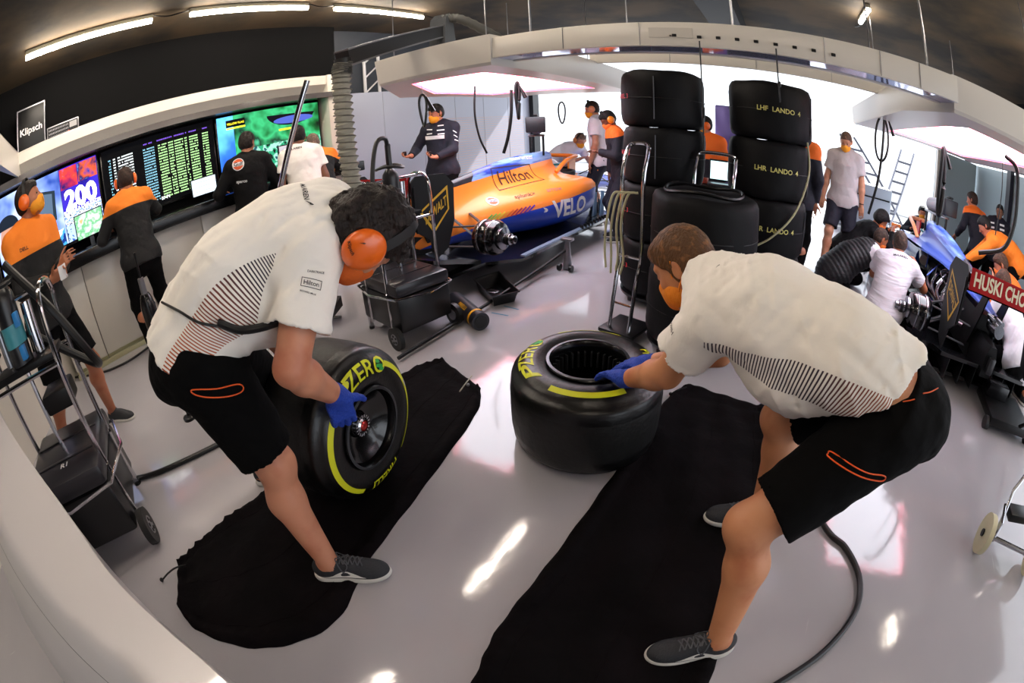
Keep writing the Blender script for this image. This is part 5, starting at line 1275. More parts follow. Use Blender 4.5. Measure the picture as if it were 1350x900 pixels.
# floor cables and hoses
def floor_hose(pts, r, lab, name='floor_hose', z=None, m='0b0b0d'):
    P = spline([at(*p, r) if not isinstance(p, Vector) else p for p in pts], 8); return tag(MB().tube(P, r, 10).build(name, mat('hose_'+m, m, .35)), lab, 'hose')
floor_hose([(150, 633), (190, 628), (232, 612), (292, 583), (330, 560), Vector((-2.0, .95, .016))], .016, 'black hose on the floor from the R1 trolley towards the upright tyre')
floor_hose([Vector((.3, 1.95, .014)), (1085, 690), (1115, 722), (1133, 762), (1128, 805), (1090, 855), (1030, 898), Vector((.32, .5, .014))], .014, 'black hose curving over the floor behind the right-hand bending man')
floor_hose([(88, 499), (130, 492), (165, 478), (195, 458), (215, 440)], .012, 'black cable along the foot of the white cabinets', 'floor_cable')
floor_hose([(92, 492), (140, 474), (190, 446), (205, 436)], .010, 'thinner black cable close against the cabinet skirting', 'floor_cable')
# black handset hanging beside the left man's hip
q = atd(190, 385, 2.9); g_ = empty('wheel_gun', (q.x, q.y, 0), 0, 'upright black wheel gun with aerial on a thin stand at the bending man\'s back', 'wheel gun')
MB().lathe([(.001, .55), (.04, .56), (.055, .62), (.055, .82), (.04, .88), (.03, .9), (.001, .9)], n=20).build('body', mat('gun_black', '0c0c0e', .25), g_)
MB().tube([(0, 0, .9), (0, 0, 1.0)], .022, 12).build('nozzle', GRYM, g_); MB().tube([(.0, 0, 1.0), (.0, 0, 1.16)], .008, 8).build('aerial', DARK, g_)
MB().tube([(0, 0, .03), (0, 0, .56)], .012, 8).build('stand_post', DARK, g_); MB().lathe([(.001, 0), (.05, 0), (.05, .02), (.02, .03), (.001, .03)], n=20).build('stand_base', DARK, g_)
MB().box((.058, 0, .7), (.004, .02, .09)).build('label', mat('letter_white', 'e8e8e8', .5), g_)
# ------------------------------------------------------------------ cart with white wheels
w1 = at(1285, 722, 0); w2 = at(1348, 752, 0)
ca = empty('pit_cart', (w1.x, w1.y, 0), 0, 'chrome tube cart on cream wheels at the right edge', 'cart'); o = Vector((w1.x, w1.y, 0)); w2 -= o; axd = (w2).normalized(); WH = mat('cream_wheel', 'cfc9a8', .45)
pr = Vector((-axd.y, axd.x, 0))
for c in (Vector((0, 0, 0)), w2):
    w = MB().cyl(c+Vector((0, 0, .105))-axd*.018, c+Vector((0, 0, .105))+axd*.018, .105, n=36).build('wheel', WH, ca); MB().cyl(c+Vector((0, 0, .105))-axd*.028, c+Vector((0, 0, .105))+axd*.028, .02, n=14).build('axle_bolt', DARK, w)
MB().tube([Vector((0, 0, .105)), w2+Vector((0, 0, .105))], .014, 10).build('axle', CHR, ca)
MB().tube([pr*.0+axd*.08+Vector((0, 0, .085)), pr*.14+axd*.08+Vector((0, 0, .3)), pr*.35+axd*.3+Vector((0, 0, .7)), pr*.4+axd*.38+Vector((0, 0, .98))], .013, 10).build('handle_tube', CHR, ca)
MB().tube([w2-axd*.08+Vector((0, 0, .085)), w2-axd*.06+pr*.16+Vector((0, 0, .3)), w2+axd*.1+pr*.35+Vector((0, 0, .7)), w2+axd*.14+pr*.4+Vector((0, 0, .98))], .013, 10).build('handle_tube', CHR, ca)
MB().tube([axd*.08+Vector((0, 0, .085)), axd*.06+Vector((0, 0, .2)), axd*.06+pr*.1+Vector((0, 0, .24))], .01, 8).build('stay', CHR, ca)
MB().box(tuple(axd*.22+pr*.14+Vector((0, 0, .2))), (.2, .1, .05), bev=.01).build('strap_block', DARK, ca)
# ------------------------------------------------------------------ cables and headsets hanging from the canopies
def hang(p, lab, L0=.15, loop=.42, w=.06, r=.011, plug=True):
    e = empty('hanging_headset_cable', tuple(p), 0, lab, 'hanging cable', 'coiled cables hung from the canopies')
    MB().tube([(0, 0, 0), (0, 0, -L0)], .003, 5).build('hook_wire', GRYM, e)
    MB().tube([(w/2*math.cos(a), .01*math.sin(2*a), -L0-loop/2+loop/2*math.sin(a)) for a in np.linspace(0, 2*PI, 32, endpoint=False)], r, 8, closed=True).build('cable_loop', mat('hose_black', '0c0c0e', .4), e)
    if plug: MB().tube([(w/2, 0, -L0-.02), (w/2+.06, .01, -L0-.15)], [.008, .02], 8).build('plug', DARK, e)
    return e
hang(atd(556, 112, 3.55)+Vector((0, 0, .02)), 'black cable loop hung above the navy-topped man', .10, .26, .07, .010)
e = hang(atd(681, 96, 4.1), 'thick coiled black lead hung above the orange car, with plug', .09, .34, .03, .016)
hang(atd(740, 130, 6.2), 'faint cable loop hung over the cockpit in the bright opening', .05, .3, .1, .012, False)
hang(atd(1245, 160, 4.0), 'thick purple-black lead with plug hung under the right canopy', .22, .55, .04, .022)
hang(atd(1163, 150, 4.5), 'black cable loop hung at the left corner of the right canopy', .03, .42, .14, .012)
def droop(pts, r, lab): return tag(MB().tube(spline(pts, 8), r, 8).build('hanging_cable', mat('hose_black', '0c0c0e', .4)), lab, 'cable')
droop([atd(626, 113, 4.2), atd(626, 150, 4.2), atd(632, 180, 4.2), atd(642, 202, 4.2)], .010, 'thin black cable drooping beside the navy-topped man')
droop([atd(674, 118, 4.3), atd(674, 150, 4.3), atd(670, 180, 4.3), atd(664, 202, 4.3)], .016, 'thick black cable drooping behind the engine cover')
droop([atd(1166, 150, 4.5), atd(1163, 200, 4.5), atd(1157, 240, 4.5), atd(1145, 282, 4.5)], .014, 'long black cable drooping between the polo-shirted man and the ladder')
droop([atd(1325, 205, 3.6), atd(1340, 222, 3.6), atd(1341, 260, 3.6), atd(1336, 300, 3.6), atd(1322, 328, 3.6), atd(1290, 333, 3.6)], .018, 'thick black hose drooping at the right edge beside the navy-jacketed man')
droop([atd(1322, 215, 3.8), atd(1320, 260, 3.8), atd(1312, 310, 3.8)], .005, 'thin dark wire hanging just left of the thick hose at the right edge')
# ------------------------------------------------------------------ racing cars (local +Y is the nose, origin on the floor under the rear axle)
CARB = mat('carbon_gloss', '0b0b0e', .18, coat=.6); CARM = mat('carbon_matt', '09090c', .5, spec=.3); STEEL = mat('machined_steel', '8a8a90', .22, metal=1.); CBLUE = mat('car_blue', '1540b8', .15, coat=.8)
def livery(name, base, low, spine, a=.30, b=.055):
    m = mat(name, base, .4, coat=.28); N = m.node_tree.nodes; L = m.node_tree.links; bs = N['Principled BSDF']; tc = N.new('ShaderNodeTexCoord'); sp = N.new('ShaderNodeSeparateXYZ'); L.new(tc.outputs['Object'], sp.inputs[0])
    def mth(op, A, B=None, v=None):
        q = N.new('ShaderNodeMath'); q.operation = op; L.new(A, q.inputs[0])
        if B is not None: L.new(B, q.inputs[1])
        elif v is not None: q.inputs[1].default_value = v
        return q.outputs[0]
    X, Y, Z = sp.outputs; lim = mth('ADD', mth('MULTIPLY', Y, v=b), v=a); lowm = mth('LESS_THAN', mth('SUBTRACT', Z, lim), v=0.)
    sl = mth('ADD', mth('MULTIPLY', Y, v=.07), v=.715); spm = mth('GREATER_THAN', mth('SUBTRACT', Z, sl), v=0.); ym = mth('LESS_THAN', Y, v=2.25); spm = mth('MULTIPLY', spm, ym)
    def mix(f, A, B):
        q = N.new('ShaderNodeMix'); q.data_type = 'RGBA'; L.new(f, q.inputs['Factor'])
        for k, c in (('A', A), ('B', B)):
            if isinstance(c, str): q.inputs[k].default_value = (*srgb(c), 1)
            else: L.new(c, q.inputs[k])
        return q.outputs['Result']
    # pale brush strokes in the blue of the spine
    mp = N.new('ShaderNodeMapping'); mp.inputs['Scale'].default_value = (2, .9, 7); mp.inputs['Rotation'].default_value = (.5, 0, 0); nz = N.new('ShaderNodeTexNoise'); nz.inputs['Scale'].default_value = 2.2; nz.inputs['Detail'].default_value = 5
    L.new(tc.outputs['Object'], mp.inputs['Vector']); L.new(mp.outputs['Vector'], nz.inputs['Vector']); r = N.new('ShaderNodeMapRange'); r.inputs['From Min'].default_value = .47; r.inputs['From Max'].default_value = .6; L.new(nz.outputs['Fac'], r.inputs['Value'])
    back = mth('LESS_THAN', mth('SUBTRACT', Y, mth('MULTIPLY', Z, v=.9)), v=-.18)
    sc_ = mix(back, mix(r.outputs['Result'], spine, '7aa2e0'), '0d0f1c')
    L.new(mix(lowm, mix(spm, base, sc_), low), bs.inputs['Base Color']); return m
ORC = livery('livery_orange', 'f2892c', '1540b8', '1a3fb0', .295, .11)
RED = mat('board_red', 'a01216', .6, spec=.2); CREAM = mat('board_cream', 'e6dcc0', .6); DYEL = mat('endplate_yellow', 'd8ac2c', .5)
OR2 = livery('livery_dark', '26459c', '101018', '2a50c0', .30, .06)
def sec(y, h, n=4):
    """half profile -> closed smooth ring"""
    P = [(x, z) for x, z in h]; full = P+[(-x, z) for x, z in reversed(P) if x > 1e-4]
    return [Vector((x, y, z)) for x, z in full]
def loft_body(stations, sub_y=5):
    ys = [s_[0] for s_ in stations]; prof = [s_[1] for s_ in stations]; np_ = len(prof[0]); rings = []
    cols = [spline([Vector((p[i][0], y, p[i][1])) for y, p in stations], sub_y) for i in range(np_)]
    for j in range(len(cols[0])):
        h = [cols[i][j] for i in range(np_)]; hs = spline([Vector((v.x, v.z, 0)) for v in h], 3); h2 = [(max(v.x, 0), v.y) for v in hs]; y = h[3].y
        h2[0] = (0, h2[0][1]); h2[-1] = (0, h2[-1][1])
        rings.append([Vector((x, y, z)) for x, z in h2]+[Vector((-x, y, z)) for x, z in reversed(h2[1:-1])])
    return rings
def tub_stations():
    return [(1.75, [(0, .62), (.2, .615), (.27, .56), (.29, .46), (.29, .35), (.27, .25), (.2, .14), (0, .11)]), (2.2, [(0, .60), (.2, .60), (.28, .56), (.3, .46), (.29, .35), (.26, .25), (.2, .14), (0, .11)]),
            (2.8, [(0, .60), (.16, .60), (.23, .55), (.25, .46), (.24, .36), (.21, .27), (.15, .17), (0, .14)]), (3.5, [(0, .56), (.11, .56), (.16, .52), (.17, .45), (.16, .38), (.14, .32), (.1, .27), (0, .25)]),
            (4.1, [(0, .45), (.07, .45), (.11, .42), (.12, .37), (.11, .32), (.1, .28), (.07, .25), (0, .24)]), (4.6, [(0, .30), (.05, .30), (.08, .28), (.09, .25), (.08, .22), (.07, .20), (.04, .18), (0, .18)])]
def cover_stations():
    return [(-.45, [(0, .66), (.02, .64), (.03, .55), (.05, .46), (.07, .38), (.08, .30), (.06, .24), (0, .22)]), (.0, [(0, .76), (.03, .73), (.05, .60), (.09, .50), (.14, .42), (.17, .32), (.14, .22), (0, .2)]),
            (.6, [(0, .85), (.045, .81), (.075, .68), (.14, .58), (.28, .50), (.36, .36), (.30, .18), (0, .15)]), (1.15, [(0, .92), (.065, .88), (.10, .74), (.2, .64), (.48, .57), (.61, .40), (.52, .17), (0, .12)]),
            (1.7, [(0, .955), (.085, .92), (.12, .78), (.25, .67), (.62, .61), (.71, .43), (.60, .18), (0, .1)]), (2.1, [(0, .965), (.10, .925), (.13, .79), (.27, .67), (.67, .62), (.72, .44), (.60, .2), (0, .1)])]
def wing(e, board=True, lift=0.):
    MB().loft([[Vector((x, y, z)) for y, z in ((-.72, .80), (-.55, .77), (-.38, .79), (-.38, .80), (-.55, .785), (-.70, .815))] for x in (-.5, .5)]).build('wing_mainplane', CARB, e)
    MB().loft([[Vector((x, y, z)) for y, z in ((-.76, .93), (-.70, .86), (-.62, .825), (-.62, .832), (-.69, .872), (-.75, .938))] for x in (-.5, .5)]).build('wing_flap', CARB, e)
    for s_ in (-1, 1):
        out = [(-.80, .56), (-.80, .94), (-.74, .98), (-.42, .96), (-.32, .86), (-.34, .56), (-.44, .34), (-.60, .28), (-.64, .46)]
        ep = MB().loft([[Vector((s_*(.505+w), y, z)) for y, z in out] for w in (0, .014)]).build('wing_endplate', CARM, e)
        MB().box((s_*.52, -.775, .72), (.012, .02, .36)).build('endplate_light', DARK, ep)
        fr = [(-.74, .70), (-.40, .86), (-.40, .66), (-.60, .50)]
        X_ = s_*.522
        V = []; k = [(-.5, .6)]; cx_ = sum(p[0] for p in fr)/4; cz_ = sum(p[1] for p in fr)/4
        inn = [(cx_+(y-cx_)*.86, cz_+(z-cz_)*.82) for y, z in fr]
        b = MB(); b.add([(X_, y, z) for y, z in fr]+[(X_, y, z) for y, z in inn], [(i, (i+1) % 4, 4+(i+1) % 4, 4+i) for i in range(4)]); b.build('yellow_frame', DYEL, ep, smooth=False)
        V2, F2 = text_geo('DEWALT', .02, 0, None); w_ = geo_w((V2, F2))
        sy = 1 if s_ > 0 else -1
        new_mesh('endplate_lettering', [(X_, -.555+sy*x*.26/w_*1.0, .68+sy*x*.26/w_*.45+y*.11) for x, y in V2], [tuple(f) for f in F2], DYEL, ep, smooth=False)
    for s_ in (-1, 1): MB().loft([[Vector((s_*.12+w, y, z)) for y, z in ((-.50, .79), (-.40, .80), (-.2, .5), (-.15, .3), (-.28, .3), (-.42, .6))] for w in (-.008, .008)]).build('swan_neck', CARM, e)
    if board:
        bd = MB().box((0, -.84, .91), (1.02, .012, .15), rot=Matrix.Rotation(-.12, 4, 'X')).build('sponsor_board', RED, e)
        V2, F2 = text_geo('HUSKI CHOCOLATE', .03, 0, None); w_ = geo_w((V2, F2))
        new_mesh('board_lettering', [(x*.96/w_, -.8485+y*.014, .91+y*.135) for x, y in V2], [tuple(f) for f in F2], CREAM, bd, smooth=False)
def running_gear(e, stands=True):
    for (y, z0, k) in ((0, .33, 'rear'), (3.6, .33, 'front')):
        for s_ in (-1, 1):
            M_ = Matrix.Translation((0, y, z0))@Matrix.Rotation(s_*PI/2, 4, 'Y')
            d = MB().lathe([(.001, .52), (.14, .52), (.155, .55), (.155, .70), (.14, .73), (.08, .745), (.07, .75), (.001, .75)], M_, 36).build('brake_drum', CARB, e)
            MB().lathe([(.157, .56), (.160, .565), (.160, .585), (.157, .59)], M_, 36).build('drum_ring', STEEL, d); MB().lathe([(.157, .66), (.160, .665), (.160, .675), (.157, .68)], M_, 36).build('drum_ring', STEEL, d)
            h = MB().lathe([(.10, .745), (.10, .77), (.05, .785), (.05, .84), (.035, .85), (.035, .88), (.022, .885), (.022, .86), (.001, .86)], M_, 28).build('wheel_hub', STEEL, d)
            MB().lathe([(.052, .80), (.054, .80), (.054, .83), (.052, .83)], M_, 28).build('hub_band', mat('hub_black', '111114', .4), h)
            for (a, b) in (((s_*.12, y-.25, z0+.10), (s_*.56, y, z0+.10)), ((s_*.12, y+.32, z0+.14), (s_*.56, y, z0+.10)), ((s_*.12, y-.22, z0-.08), (s_*.56, y, z0-.10)), ((s_*.12, y+.38, z0-.06), (s_*.56, y, z0-.10)), ((s_*.10, y+.05, z0+.16), (s_*.54, y+.02, z0-.08))):
                MB().loft([[Vector(p)+Vector((0, .022*math.cos(t), .009*math.sin(t))) for t in np.linspace(0, 2*PI, 8, endpoint=False)] for p in (a, b)]).build('suspension_arm', CARM, e)
def race_car(loc, lab, cover=True, lift=.15):
    e = empty('racing_car', (loc[0], loc[1], 0), 0, lab, 'racing car'); L = Vector((0, 0, lift)); ch = []
    st0 = len(bpy.data.objects)
    before = set(o.name for o in bpy.data.objects)
    tb = MB().loft(loft_body(tub_stations())).build('chassis', ORC if cover else OR2, e, sharp=70)
    if cover:
        cv = MB().loft(loft_body(cover_stations())).build('engine_cover', ORC, e, sharp=70)
        for s_ in (-1, 1):
            MB().loft([[Vector((s_*(.48+.15*math.cos(t)*k), 2.103+.03*(1-k), .42+.15*math.sin(t)*k)) for t in np.linspace(0, 2*PI, 20, endpoint=False)] for k in (1., .9)]).build('sidepod_inlet', DARK, cv)
    else:
        sts = cover_stations()
        sp = [(y, [(x*1.0 if z > .78 else x*.75, max(z, .70 if y > .3 else .64)) for x, z in p]) for y, p in sts]
        cv = MB().loft(loft_body(sp)).build('engine_spine', OR2, e, sharp=70)
        # bare engine bay
        MB().loft([[Vector((x, y, z)) for x, z in ((-.17*k, .18), (.17*k, .18), (.2*k, .4), (.15*k, .58), (-.15*k, .58), (-.2*k, .4))] for y, k in ((-.3, .55), (.5, .8), (1.2, 1.2), (1.9, 1.3))]).build('engine_block', CARM, e)
        for s_ in (-1, 1):
            MB().loft([[Vector((s_*x, y, z)) for x, z in ((.26, .14), (.66*k, .16), (.70*k, .38), (.5*k, .5), (.28, .48))] for y, k in ((1.15, .8), (1.6, .97), (2.1, 1.0))]).build('radiator_duct', CARB, e)
            MB().loft([[Vector((s_*(x), y, z)) for x, z in ((.30, .10), (.60*k, .11), (.62*k, .26), (.4*k, .36), (.30, .34))] for y, k in ((.45, .65), (.8, .8), (1.15, .95))]).build('side_duct', CARB, e)
            for j in range(4):
                y = .35+.22*j; MB().tube(spline([(s_*.16, y, .52), (s_*.25, y-.05, .56), (s_*.32, y-.12, .45), (s_*.26, y-.28, .36), (s_*.12, y-.4, .36)]), .022, 10).build('exhaust_pipe', STEEL, e)
            rnd = random.Random(3 if s_ > 0 else 8)
            for j in range(9):
                y = rnd.uniform(.4, 2.0); MB().tube(spline([(s_*rnd.uniform(.05, .2), y, .62), (s_*rnd.uniform(.15, .35), y-.15, .66), (s_*rnd.uniform(.2, .4), y-.3, .52)]), .008, 6).build('wiring', [mat('wire_silver', 'b8b8c0', .25, metal=.8), DARK, mat('wire_blue', '3a5ab8', .4)][j % 3], e)
            MB().tube([(s_*.28, 1.35, .55), (s_*.20, 1.75, .62)], .06, 14).build('plenum', mat('plenum_pale', 'b8b4b0', .3, metal=.5), e)
    MB().loft([[Vector((.07*math.cos(t)*k, 2.13-(1-k)*.1, .885+.07*math.sin(t)*k)) for t in np.linspace(0, 2*PI, 20, endpoint=False)] for k in (1.05, .85)]).build('airbox_inlet', DARK, cv)
    # cockpit
    MB().loft([[Vector((.235*k*math.cos(t), 2.42+.36*k*math.sin(t), z)) for t in np.linspace(0, 2*PI, 28, endpoint=False)] for z, k in ((.60, 1.0), (.66, 1.0), (.665, .9), (.56, .86), (.50, .7))], cap=True).build('cockpit_rim', mat('cockpit_black', '131318', .6), e)
    hp = mat('helmet_pale', 'dfe6e8', .2, coat=.8)
    dr = empty('driver_helmet', (0, 0, 0)); dr.parent = e
    MB().ball((0, 2.27, .70), .135, 24, (.95, 1.1, 1.05)).build('shell', hp, dr); MB().loft([[Vector((.132*math.cos(t), 2.27+.152*math.sin(t), z)) for t in np.linspace(.5, PI-.5, 14)] for z in (.67, .735)], closed=False, cap=False).build('visor', mat('visor_dark', '141a24', .08), dr); MB().tube([(.125*math.cos(t), 2.27+.14*math.sin(t), .775) for t in np.linspace(0, 2*PI, 30, endpoint=False)], .012, 6, closed=True).build('helmet_band', mat('helmet_teal', '2c8c96' if cover else 'c8d040', .3), dr)
    for o in (dr,): pass
    hal = MB().tube(spline([(.25, 1.95, .70), (.29, 2.15, .83), (.26, 2.5, .87), (.13, 2.76, .86), (0, 2.83, .855), (-.13, 2.76, .86), (-.26, 2.5, .87), (-.29, 2.15, .83), (-.25, 1.95, .70)], 5), .028, 10).build('halo', ORC if cover else mat('halo_orange', 'f2a070', .3), e)
    MB().loft([[Vector((x, y, z)) for x, y in ((-.012, 2.8), (.012, 2.8), (.02, 3.0), (-.02, 3.0))] for z in (.58, .86)]).build('halo_strut', ORC if cover else mat('strut_red', 'c01c28', .4), e)
    for s_ in (-1, 1):
        mr = MB().box((s_*.42, 2.75, .68), (.16, .05, .055), bev=.015).build('mirror', ORC, e); MB().tube([(s_*.35, 2.75, .67), (s_*.22, 2.7, .60)], .008, 6).build('mirror_stem', DARK, mr)
    # floor
    fl = [(-.5, .50), (.0, .55), (.25, .80), (2.2, .80), (2.7, .70), (2.95, .35)]
    MB().loft([[Vector((x, y, z)) for x, y in [(a[1], a[0]) for a in fl]+[(-a[1], a[0]) for a in reversed(fl)]] for z in (.055, .085)]).build('floor_tray', CARB, e)
    for s_ in (-1, 1):
        ed = MB().box((s_*.79, 1.2, .105), (.05, 1.9, .02)).build('floor_edge', mat('edge_blue', '8fa0b8', .25, metal=.4) if cover else CARB, e)
        for j in range(9): MB().box((s_*.81, 1.5+.09*j, .125), (.04, .012, .045)).build('edge_fin', CARM, ed)
        for j in range(4): MB().loft([[Vector((s_*(.62+.05*j), y, z)) for y, z in ((2.3+.12*j, .09), (2.4+.12*j, .4), (2.46+.12*j, .4), (2.42+.12*j, .09))] for _ in (0, 1)] if False else [[Vector((s_*(.60+.05*j)+w, y, z)) for y, z in ((2.25+.13*j, .09), (2.33+.13*j, .42), (2.42+.13*j, .40), (2.40+.13*j, .09))] for w in (0, .01)]).build('bargeboard', mat('barge_blue', '2c6a9c', .3), e)
    MB().loft([[Vector((x, y, z)) for x in (-.5, .5) for z in ()] or [Vector((-.5, y, z0)), Vector((.5, y, z0)), Vector((.5, y, z1)), Vector((-.5, y, z1))] for y, z0, z1 in ((-.62, .24, .27), (-.3, .15, .2), (.0, .06, .1))]).build('diffuser', CARB, e)
    for x in (-.4, -.25, -.1, .1, .25, .4): MB().loft([[Vector((x+w, y, z)) for y, z in ((-.62, .06), (-.62, .24), (0, .08), (0, .055))] for w in (0, .008)]).build('diffuser_strake', CARM, e)
    MB().loft([[Vector((x, y, z)) for x, z in ((-.1*k, .2), (.1*k, .2), (.11*k, .36), (.06*k, .45), (-.06*k, .45), (-.11*k, .36))] for y, k in ((-.66, .6), (-.3, .9), (.2, 1.3))]).build('gearbox', CARM, e)
    MB().box((0, -.70, .32), (.07, .05, .13), bev=.01).build('rain_light', mat('rain_light', '2a2a2e', .3), e)
    MB().tube([(0, -.45, .56), (0, -.66, .58)], .055, 18).build('exhaust', STEEL, e)
    for s_ in (-1, 1): MB().tube([(s_*.05, -.45, .62), (s_*.05, -.6, .63)], .02, 12).build('wastegate_pipe', STEEL, e)
    # front wing
    for j in range(4): MB().loft([[Vector((x, 4.25+.13*j+.15*abs(x)-0.2, .10+.035*j)), Vector((x, 4.38+.13*j+.15*abs(x)-.2, .085+.02*j)), Vector((x, 4.38+.13*j+.15*abs(x)-.2, .095+.02*j)), Vector((x, 4.25+.13*j+.15*abs(x)-.2, .11+.035*j))] for x in (-.98, -.3, .3, .98)]).build('front_wing_element', CBLUE if j % 2 else CARB, e)
    for s_ in (-1, 1): MB().loft([[Vector((s_*.985+w, y, z)) for y, z in ((4.1, .06), (4.1, .25), (4.35, .27), (4.75, .12), (4.75, .06))] for w in (0, .01)]).build('front_wing_endplate', CARB, e)
    wing(e); running_gear(e)
    for y in (.55, 3.1):
        s2 = MB().box((0, y, -lift/2+.03), (.5, .12, lift-.002 if lift > .1 else .1), bev=.006).build('stand', DARK, e)
    for c in list(e.children):
        c.location = Vector(c.location)+L
        if c.name.startswith('stand'): c.location = Vector((0, 0, lift-.03+.03-.0)) if False else Vector((0, 0, lift-.03+.002))
    return e, cv, tb
bpy.context.view_layer.update()
car1, cov1, tub1 = race_car((-2.95, 3.12), 'orange and blue racing car on stands with its wheels off')
car2, cov2, tub2 = race_car((2.15, 3.80), 'dark racing car with its engine bay open and a red board on the rear wing', cover=False, lift=.02)
car2.rotation_euler = (0, 0, math.radians(-4))
bpy.context.view_layer.update()
bc = bvh_of(cov1, tub1); bc2 = bvh_of(cov2)
def side_text(root, bvh, txt, y, z, h, m, name, bold=.01, shear=0., slope=0., geo=None, frame=None, x=1.2, off=.004, flip=1):
    o = root.matrix_world.translation+Vector((x, y, z+.15)); u = Vector((0, 1, slope)); v = Vector((0, -slope, 1))
    return decal(geo or text_geo(txt, bold, shear, .25), h, bvh, o, u, v, name, m, root, off, .9)
# camera sees the car's right flank (+x): the nose is to the right, so lettering reads towards +Y
DKB = mat('letter_dark', '3a2018', .5); LWH = mat('letter_white', 'e8e8e8', .5)
R1 = car1
def dpx(txt, p0, p1, m, name, bold=.01, shear=0., geo=None, off=.004):
    g = geo or text_geo(txt, bold, shear, .25); return decal_px(bc, R1, g, geo_w(g), p0, p1, name, m, off)
dpx('Hilton', (657, 237), (698, 230), DKB, 'side_lettering', .004); dpx('', (650, 238), (704, 229), DKB, 'side_frame', geo=rect_geo(1.0, .36, .015))
dpx('splunk>', (678, 260), (705, 255), DKB, 'side_lettering', .008, .1); dpx('arrow', (720, 251), (740, 248), mat('letter_rose', 'b87a6a', .5), 'side_lettering', .02)
dpx('VELO', (730, 278), (772, 268), LWH, 'side_lettering', .03)
for k in range(5): dpx('', (716+1.1*k, 277), (718.4+1.1*k, 276.5), LWH, 'triangle_emblem_bar', geo=([(-.5, 2.1-.42*k), (.0, 2.1-.42*k), (1.4-.3*k, 0), (.0, -2.1+.42*k), (-.5, -2.1+.42*k), (.9-.3*k, 0)], [(0, 1, 2, 5), (5, 2, 3, 4)]))
dpx('', (641, 266), (657, 264), mat('roundel_white', 'f0f0f0', .4), 'roundel', geo=disc_geo(.5)); dpx('', (642.3, 265.8), (655.7, 264.2), mat('roundel_orange', 'e05a20', .4), 'roundel_inner', geo=disc_geo(.5), off=.006)
dpx('', (642, 265.9), (656, 264.1), mat('roundel_white', 'f0f0f0', .4), 'roundel_bar', geo=rect_geo(1, .36), off=.008); dpx('Gulf', (643, 265.8), (655, 264.2), mat('roundel_blue', '182c78', .4), 'roundel_lettering', .02, off=.010)
dpx('smartwater', (672, 210), (702, 206), LWH, 'spine_lettering', .01)
for k, c in enumerate(('3fa04a', '6ab04a', 'a8c03c', 'd8c838', 'e0a030', 'd86a28', 'c03a30', 'a02a58', '8a2a80', '6a2a9a', '4a2ab0')):
    x = 640+5.6*k; dpx('', (x, 292-k*1.2), (x+9, 283-k*1.3), mat('stripe_'+c, c, .4), 'livery_stripe', geo=rect_geo(1, .13))
# cooling blowers standing on the cars
def blower(c, lab, rz):
    e = empty('cooling_blower', tuple(c), rz, lab, 'cooling blower', 'cooling blowers on the two cars')
    MB().tube([(0, -.2, .16), (0, .18, .12)], [.105, .085], 20).build('drum', mat('blower_grey', '8c8c92', .4), e)
    MB().box((0, -.26, .17), (.24, .13, .2), bev=.015).build('battery_box', mat('blower_black', '17171b', .4), e)
    MB().box((.0, .0, .03), (.2, .36, .025), bev=.005).build('base_frame', GRYM, e)
    for x in (-.08, .08):
        for y in (-.14, .14): MB().box((x, y, -.10), (.025, .025, .26)).build('leg', DARK, e)
    MB().box((0, -.26, .29), (.05, .1, .03), bev=.008).build('handle', DARK, e)
    return e
blower((-2.95, 5.05, 1.30), 'grey drum cooling blower with black box on top of the orange car', .5)
blower((2.28, 5.75, 1.06), 'grey drum cooling blower with black box on top of the dark car', .3)
# ------------------------------------------------------------------ the crew around the garage
def yoke(name, top, low, bump=(40, .2)): return mat2(name, low, top, 'fa', 0., .8, bump)
YK = yoke('yoke_orange_black', 'f0801c', '08080b'); YN = yoke('yoke_orange_navy', 'f0701c', '0e0f1e')
def eyes(P):
    U, F_, R_ = P.headframe(); c = P.J['head']; z = P.sc
    for q in (-1, 1): MB().ball(tuple(c+R_*q*.031*z+F_*.0875*z+U*.010*z-P.base), .0062*z, 8).build('eye', mat('eye_dark', '1a1410', .2), P.root)
def crew(lab, x, y, yaw, H=1.8, top='tee', topm=None, bot='long', botm=None, hair=('1c1512', 'short'), msk='e8971c', dfn=None, skin_c='b97a56', yk=None, eye=False, hnd=None, longs=None, h=.0095, over=None, **kw):
    J = stand(x, y, yaw, H, **kw)
    if over:
        for k, v in over.items(): J[k] = np.array(v, float)
        for S in 'LR':
            if 'ank'+S in over: J['knee'+S] = ik(J['hip'+S], J['ank'+S], .44*H/1.8, .435*H/1.8, J['_f'])
    P = Person(J, lab, h=h, sc=H/1.8, skin_c=skin_c, base=(x, y, 0)); P.lb = 1.05; P.hands = hnd or {}
    P.body(hands=True)
    if hair: P.hair(*hair, h=.008)
    if msk: P.mask(msk, h=.0075)
    if dfn: P.defenders(dfn, 'over', h=.0085, cs=1.15)
    if eye: eyes(P)
    at_ = None
    if yk is not None:
        up = _n(J['neck']-J['mid']); o = J['chest']+up*yk; at_ = {'fa': lambda V: ((V-o)@up).astype(np.float32)}
    P.tee(topm or WTEE, inf=.024, long=bool(longs), name='jacket' if longs else 'shirt', hem=.12, fold=.005, attrs=at_, h=h, seed=int(abs(x*31+y*7)))
    P.shorts(botm or BLKC, long=(bot == 'long'), length=.86, name='trousers' if bot == 'long' else 'shorts', inf=.016, h=h)
    P.shoes(h=.0075)
    bpy.context.view_layer.update(); return P
JB_ = mat('jacket_black', '060608', .75, bump=(40, .2), spec=.2); JN = mat('jacket_navy', '0f1022', .8, bump=(40, .2)); VEST = mat('vest_quilt', '121216', .6, bump=(16, .5, (.4, .4, 5))); POLO = mat('polo_grey', 'b9b3b2', .85, bump=(30, .15)); WSH = mat('white_shirt_cool', 'dcd8e0', .85, bump=(30, .15))
